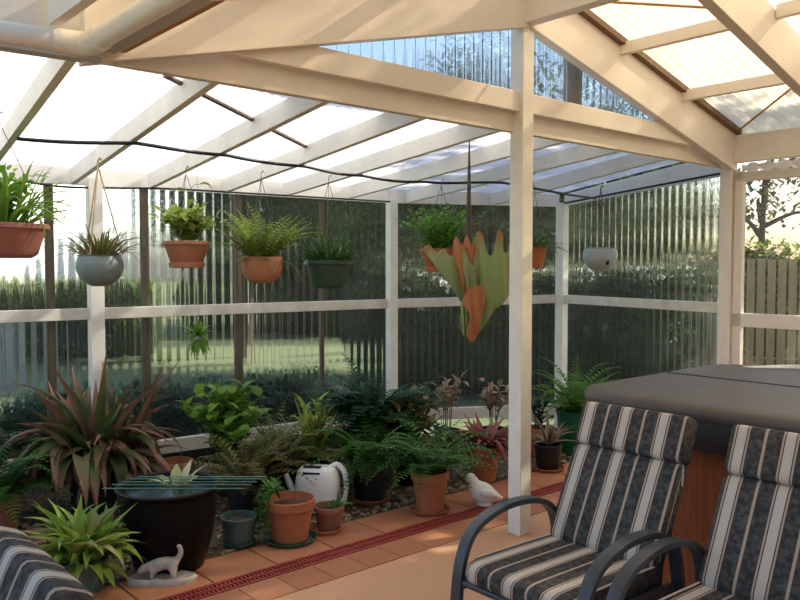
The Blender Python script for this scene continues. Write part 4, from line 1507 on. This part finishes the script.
# hedge right behind the corner and right walls
a = C12 + V((.4, 2.2, 0)); b = C23 + V((1.2, 1.9, 0)); 
hedge('hedge', 'dark hedge close behind the corner panel of the back wall', V((-.6, 11.0, 0)), V((2.9, 11.2, 0)), 1.3, 1.78, G['tree'], 6400, .13)
hedge('hedge', 'dark hedge close behind the right fernery wall', V((2.9, 11.3, 0)), V((3.95, 10.0, 0)), 1.0, 1.76, G['tree'], 4400, .13)
hedge('hedge', 'low dark hedge added to darken the bright lawn just outside the left back wall', W1END + OUT1 * .75, C12 + OUT1 * .75 + W1D * .3, .6, .72, G['dark'], 4200, .10)  # added low hedge, darkens the sunlit lawn at the wall's foot
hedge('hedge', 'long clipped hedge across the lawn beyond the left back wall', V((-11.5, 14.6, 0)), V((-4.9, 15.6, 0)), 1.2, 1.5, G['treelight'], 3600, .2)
hedge('hedge', 'dark hedge far across the lawn beyond the middle of the back wall', V((-5.6, 20.8, 0)), V((-.3, 20.0, 0)), 1.2, 2.3, G['tree'], 3000, .18)
# trees: behind the back wall and to the right (they shade the right of the patio)
tree('tree', 'dark tree behind the back wall left of the corner post', V((-3.0, 15.0, 0)), 4.2, .16, [((0, 0, 3.6), 1.5, (1, 1, .9)), ((-.9, .2, 2.9), 1.2, (1, 1, .9)), ((1.1, 0, 3.0), 1.3, (1, 1, .9)), ((.3, .3, 4.6), 1.2, (1, 1, .8))], G['tree'], 5200, .2, 'garden trees')
tree('tree', 'dark tree behind the back corner wall', V((1.3, 14.0, 0)), 4.6, .18, [((0, 0, 3.8), 1.6, (1, 1, .9)), ((-1.2, .2, 3.0), 1.3, (1, 1, .9)), ((1.3, 0, 3.1), 1.4, (1, 1, .9)), ((.2, .3, 5.0), 1.3, (1, 1, .8))], G['tree'], 5600, .2, 'garden trees')
tree('tree', 'tree rising over the hedge behind the right fernery wall', V((3.5, 13.2, 0)), 4.8, .17, [((0, 0, 3.9), 1.5, (1, 1, .9)), ((-1.2, .2, 3.3), 1.3, (1, 1, .9)), ((1.2, 0, 3.1), 1.3, (1, 1, .9)), ((.2, .3, 5.0), 1.1, (1, 1, .8))], G['tree'], 3000, .18, 'garden trees')
tree('gum_tree', 'sparse crooked tree seen through the window against the sky', at(752, 300, 14.5), 3.6, .13, [((.1, 0, 3.0), .9, (1, 1, .9)), ((-.6, .2, 2.6), .6, (1, 1, .9)), ((.8, 0, 3.6), .7, (1, 1, .9)), ((1.2, 0, 2.7), .5, (1, 1, .9))], G['gum'], 900, .16, lean=V((.2, 0, 0)))
for (x_, y_, lab) in ((-4.4, 25.5, 'big dark tree far beyond the lawn, left of the middle of the back wall'), (-1.2, 24.0, 'big dark tree far beyond the lawn behind the corner post'), (2.2, 22.5, 'big dark tree behind the white garden wall, left of the centre post'), (5.0, 24.5, 'big dark tree behind the white garden wall, right of the centre post'), (8.4, 26.5, 'big dark tree behind the far end of the white garden wall')):
    crs = [((0, 0, 3.4), 2.1, (1, 1, .9)), ((-1.5, -.2, 3.0), 1.6, (1, 1, .9)), ((1.5, .2, 3.0), 1.6, (1, 1, .9)), ((rnd(-.5, .5), 0, 5.0), 1.5, (1, 1, .8)), ((rnd(-1, 1), -.6, 2.4), 1.5, (1, 1, .7))]
    tree('tree', lab, V((x_, y_, 0)), 4.6, .2, crs, G['tree'], 5200 if x_ < 0 else 8500, .34, 'garden trees')
# shade tree to the right, outside the frame of the window but over the patio roof
sh = ST(7.6, -2.3, 0)
cr = []
for a_, z_, r_ in ((0, 6.0, 1.2), (1.3, 5.5, 1.2), (-1.5, 5.8, 1.3), (1.0, 6.8, .9), (2.1, 6.5, 1.0), (-2.6, 5.0, 1.2), (-1.6, 4.2, 1.3), (1.6, 4.3, 1.1), (-3.3, 3.9, 1.2), (.3, 3.1, 1.3), (-1.8, 2.8, 1.3), (1.5, 2.8, 1.0)):
    cr.append((N * a_ + D1 * rnd(-.5, .5) + V((0, 0, z_)), r_, (1, 1, .9)))
tree('shade_tree', 'broad shade tree standing right of the patio', sh, 6.2, .22, cr, G['tree'], 14000, .2)
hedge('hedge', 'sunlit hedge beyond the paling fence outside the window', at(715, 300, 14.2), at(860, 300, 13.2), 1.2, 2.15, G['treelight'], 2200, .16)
t = thing('added_white_house', 'added white house, a sunlit surface brightening the view beyond the left back wall', 'house', V((-15.2, 21.5, -.1)))  # house added as a sunlit white surface to blow out the left view
hm = MB(); hm.box((0, 0, 2.4), (13.6, 6, 4.8), Matrix.Rotation(R(56), 3, 'Z')); hm.build('added_house_wall', M['white_wall'], t)
rm = MB()
Mr = Matrix.Rotation(R(56), 3, 'Z')
rv = [Mr @ V(q) for q in ((-7.2, -3.4, 4.75), (7.2, -3.4, 4.75), (7.2, 3.4, 4.75), (-7.2, 3.4, 4.75), (-4, 0, 6.6), (4, 0, 6.6))]
rm.add(rv, [(0, 1, 5, 4), (1, 2, 5), (2, 3, 4, 5), (3, 0, 4), (3, 2, 1, 0)]); rm.build('added_house_roof', M['grey_metal'], t)
# paling fence beyond the window
fa_, fb_ = at(700, 300, 11.5), at(900, 300, 10.5)
t = thing('paling_fence', 'tan paling fence seen through the window', 'fence', V((fa_.x, fa_.y, -.1)))
d = V((fb_.x - fa_.x, fb_.y - fa_.y, 0)); L_ = d.length; d.normalize()
mb = MB()
k = 0.0
while k < L_:
    p = d * k
    mb.box((p.x, p.y, .95), (.105, .02, 1.8 + rnd(-.02, .02)), Matrix.Rotation(math.atan2(d.y, d.x), 3, 'Z'))
    k += .135
mb.build('pickets', M['fence'], t)
for z in (.4, 1.55):
    mb = MB(); mb.beam(V((0, .03, z)), d * L_ + V((0, .03, z)), .04, .08); mb.build('rail', M['timber_dark'], t)
# pale garden wall far beyond the hedges, seen as a light line
mb = MB(); mb.beam(V((.1, 15.8, .77)), V((9.0, 23.0, .77)), .2, 1.74)
tag(mb.build('garden_wall', M['white_wall']), 'long white garden wall behind the hedges and trees right of the corner post', 'wall')
for a, b, lab in ((V((-9.5, 10.6, 0)), V((-5.6, 11.5, 0)), 'grey low fence on the lawn beyond the left end of the back wall'),):
    t = thing('low_fence', lab, 'fence', a + V((0, 0, -.1)))
    mb = MB()
    dd = b - a
    for k in range(26):
        p = dd * (k / 25)
        mb.box((p.x, p.y, .5), (.13, .02, 1.0), Matrix.Rotation(math.atan2(dd.y, dd.x), 3, 'Z'))
    mb.build('pickets', M['grey_fence'], t)
    mb = MB(); mb.beam(V((0, .03, .8)), dd + V((0, .03, .8)), .04, .07); mb.build('rail', M['grey_fence'], t)
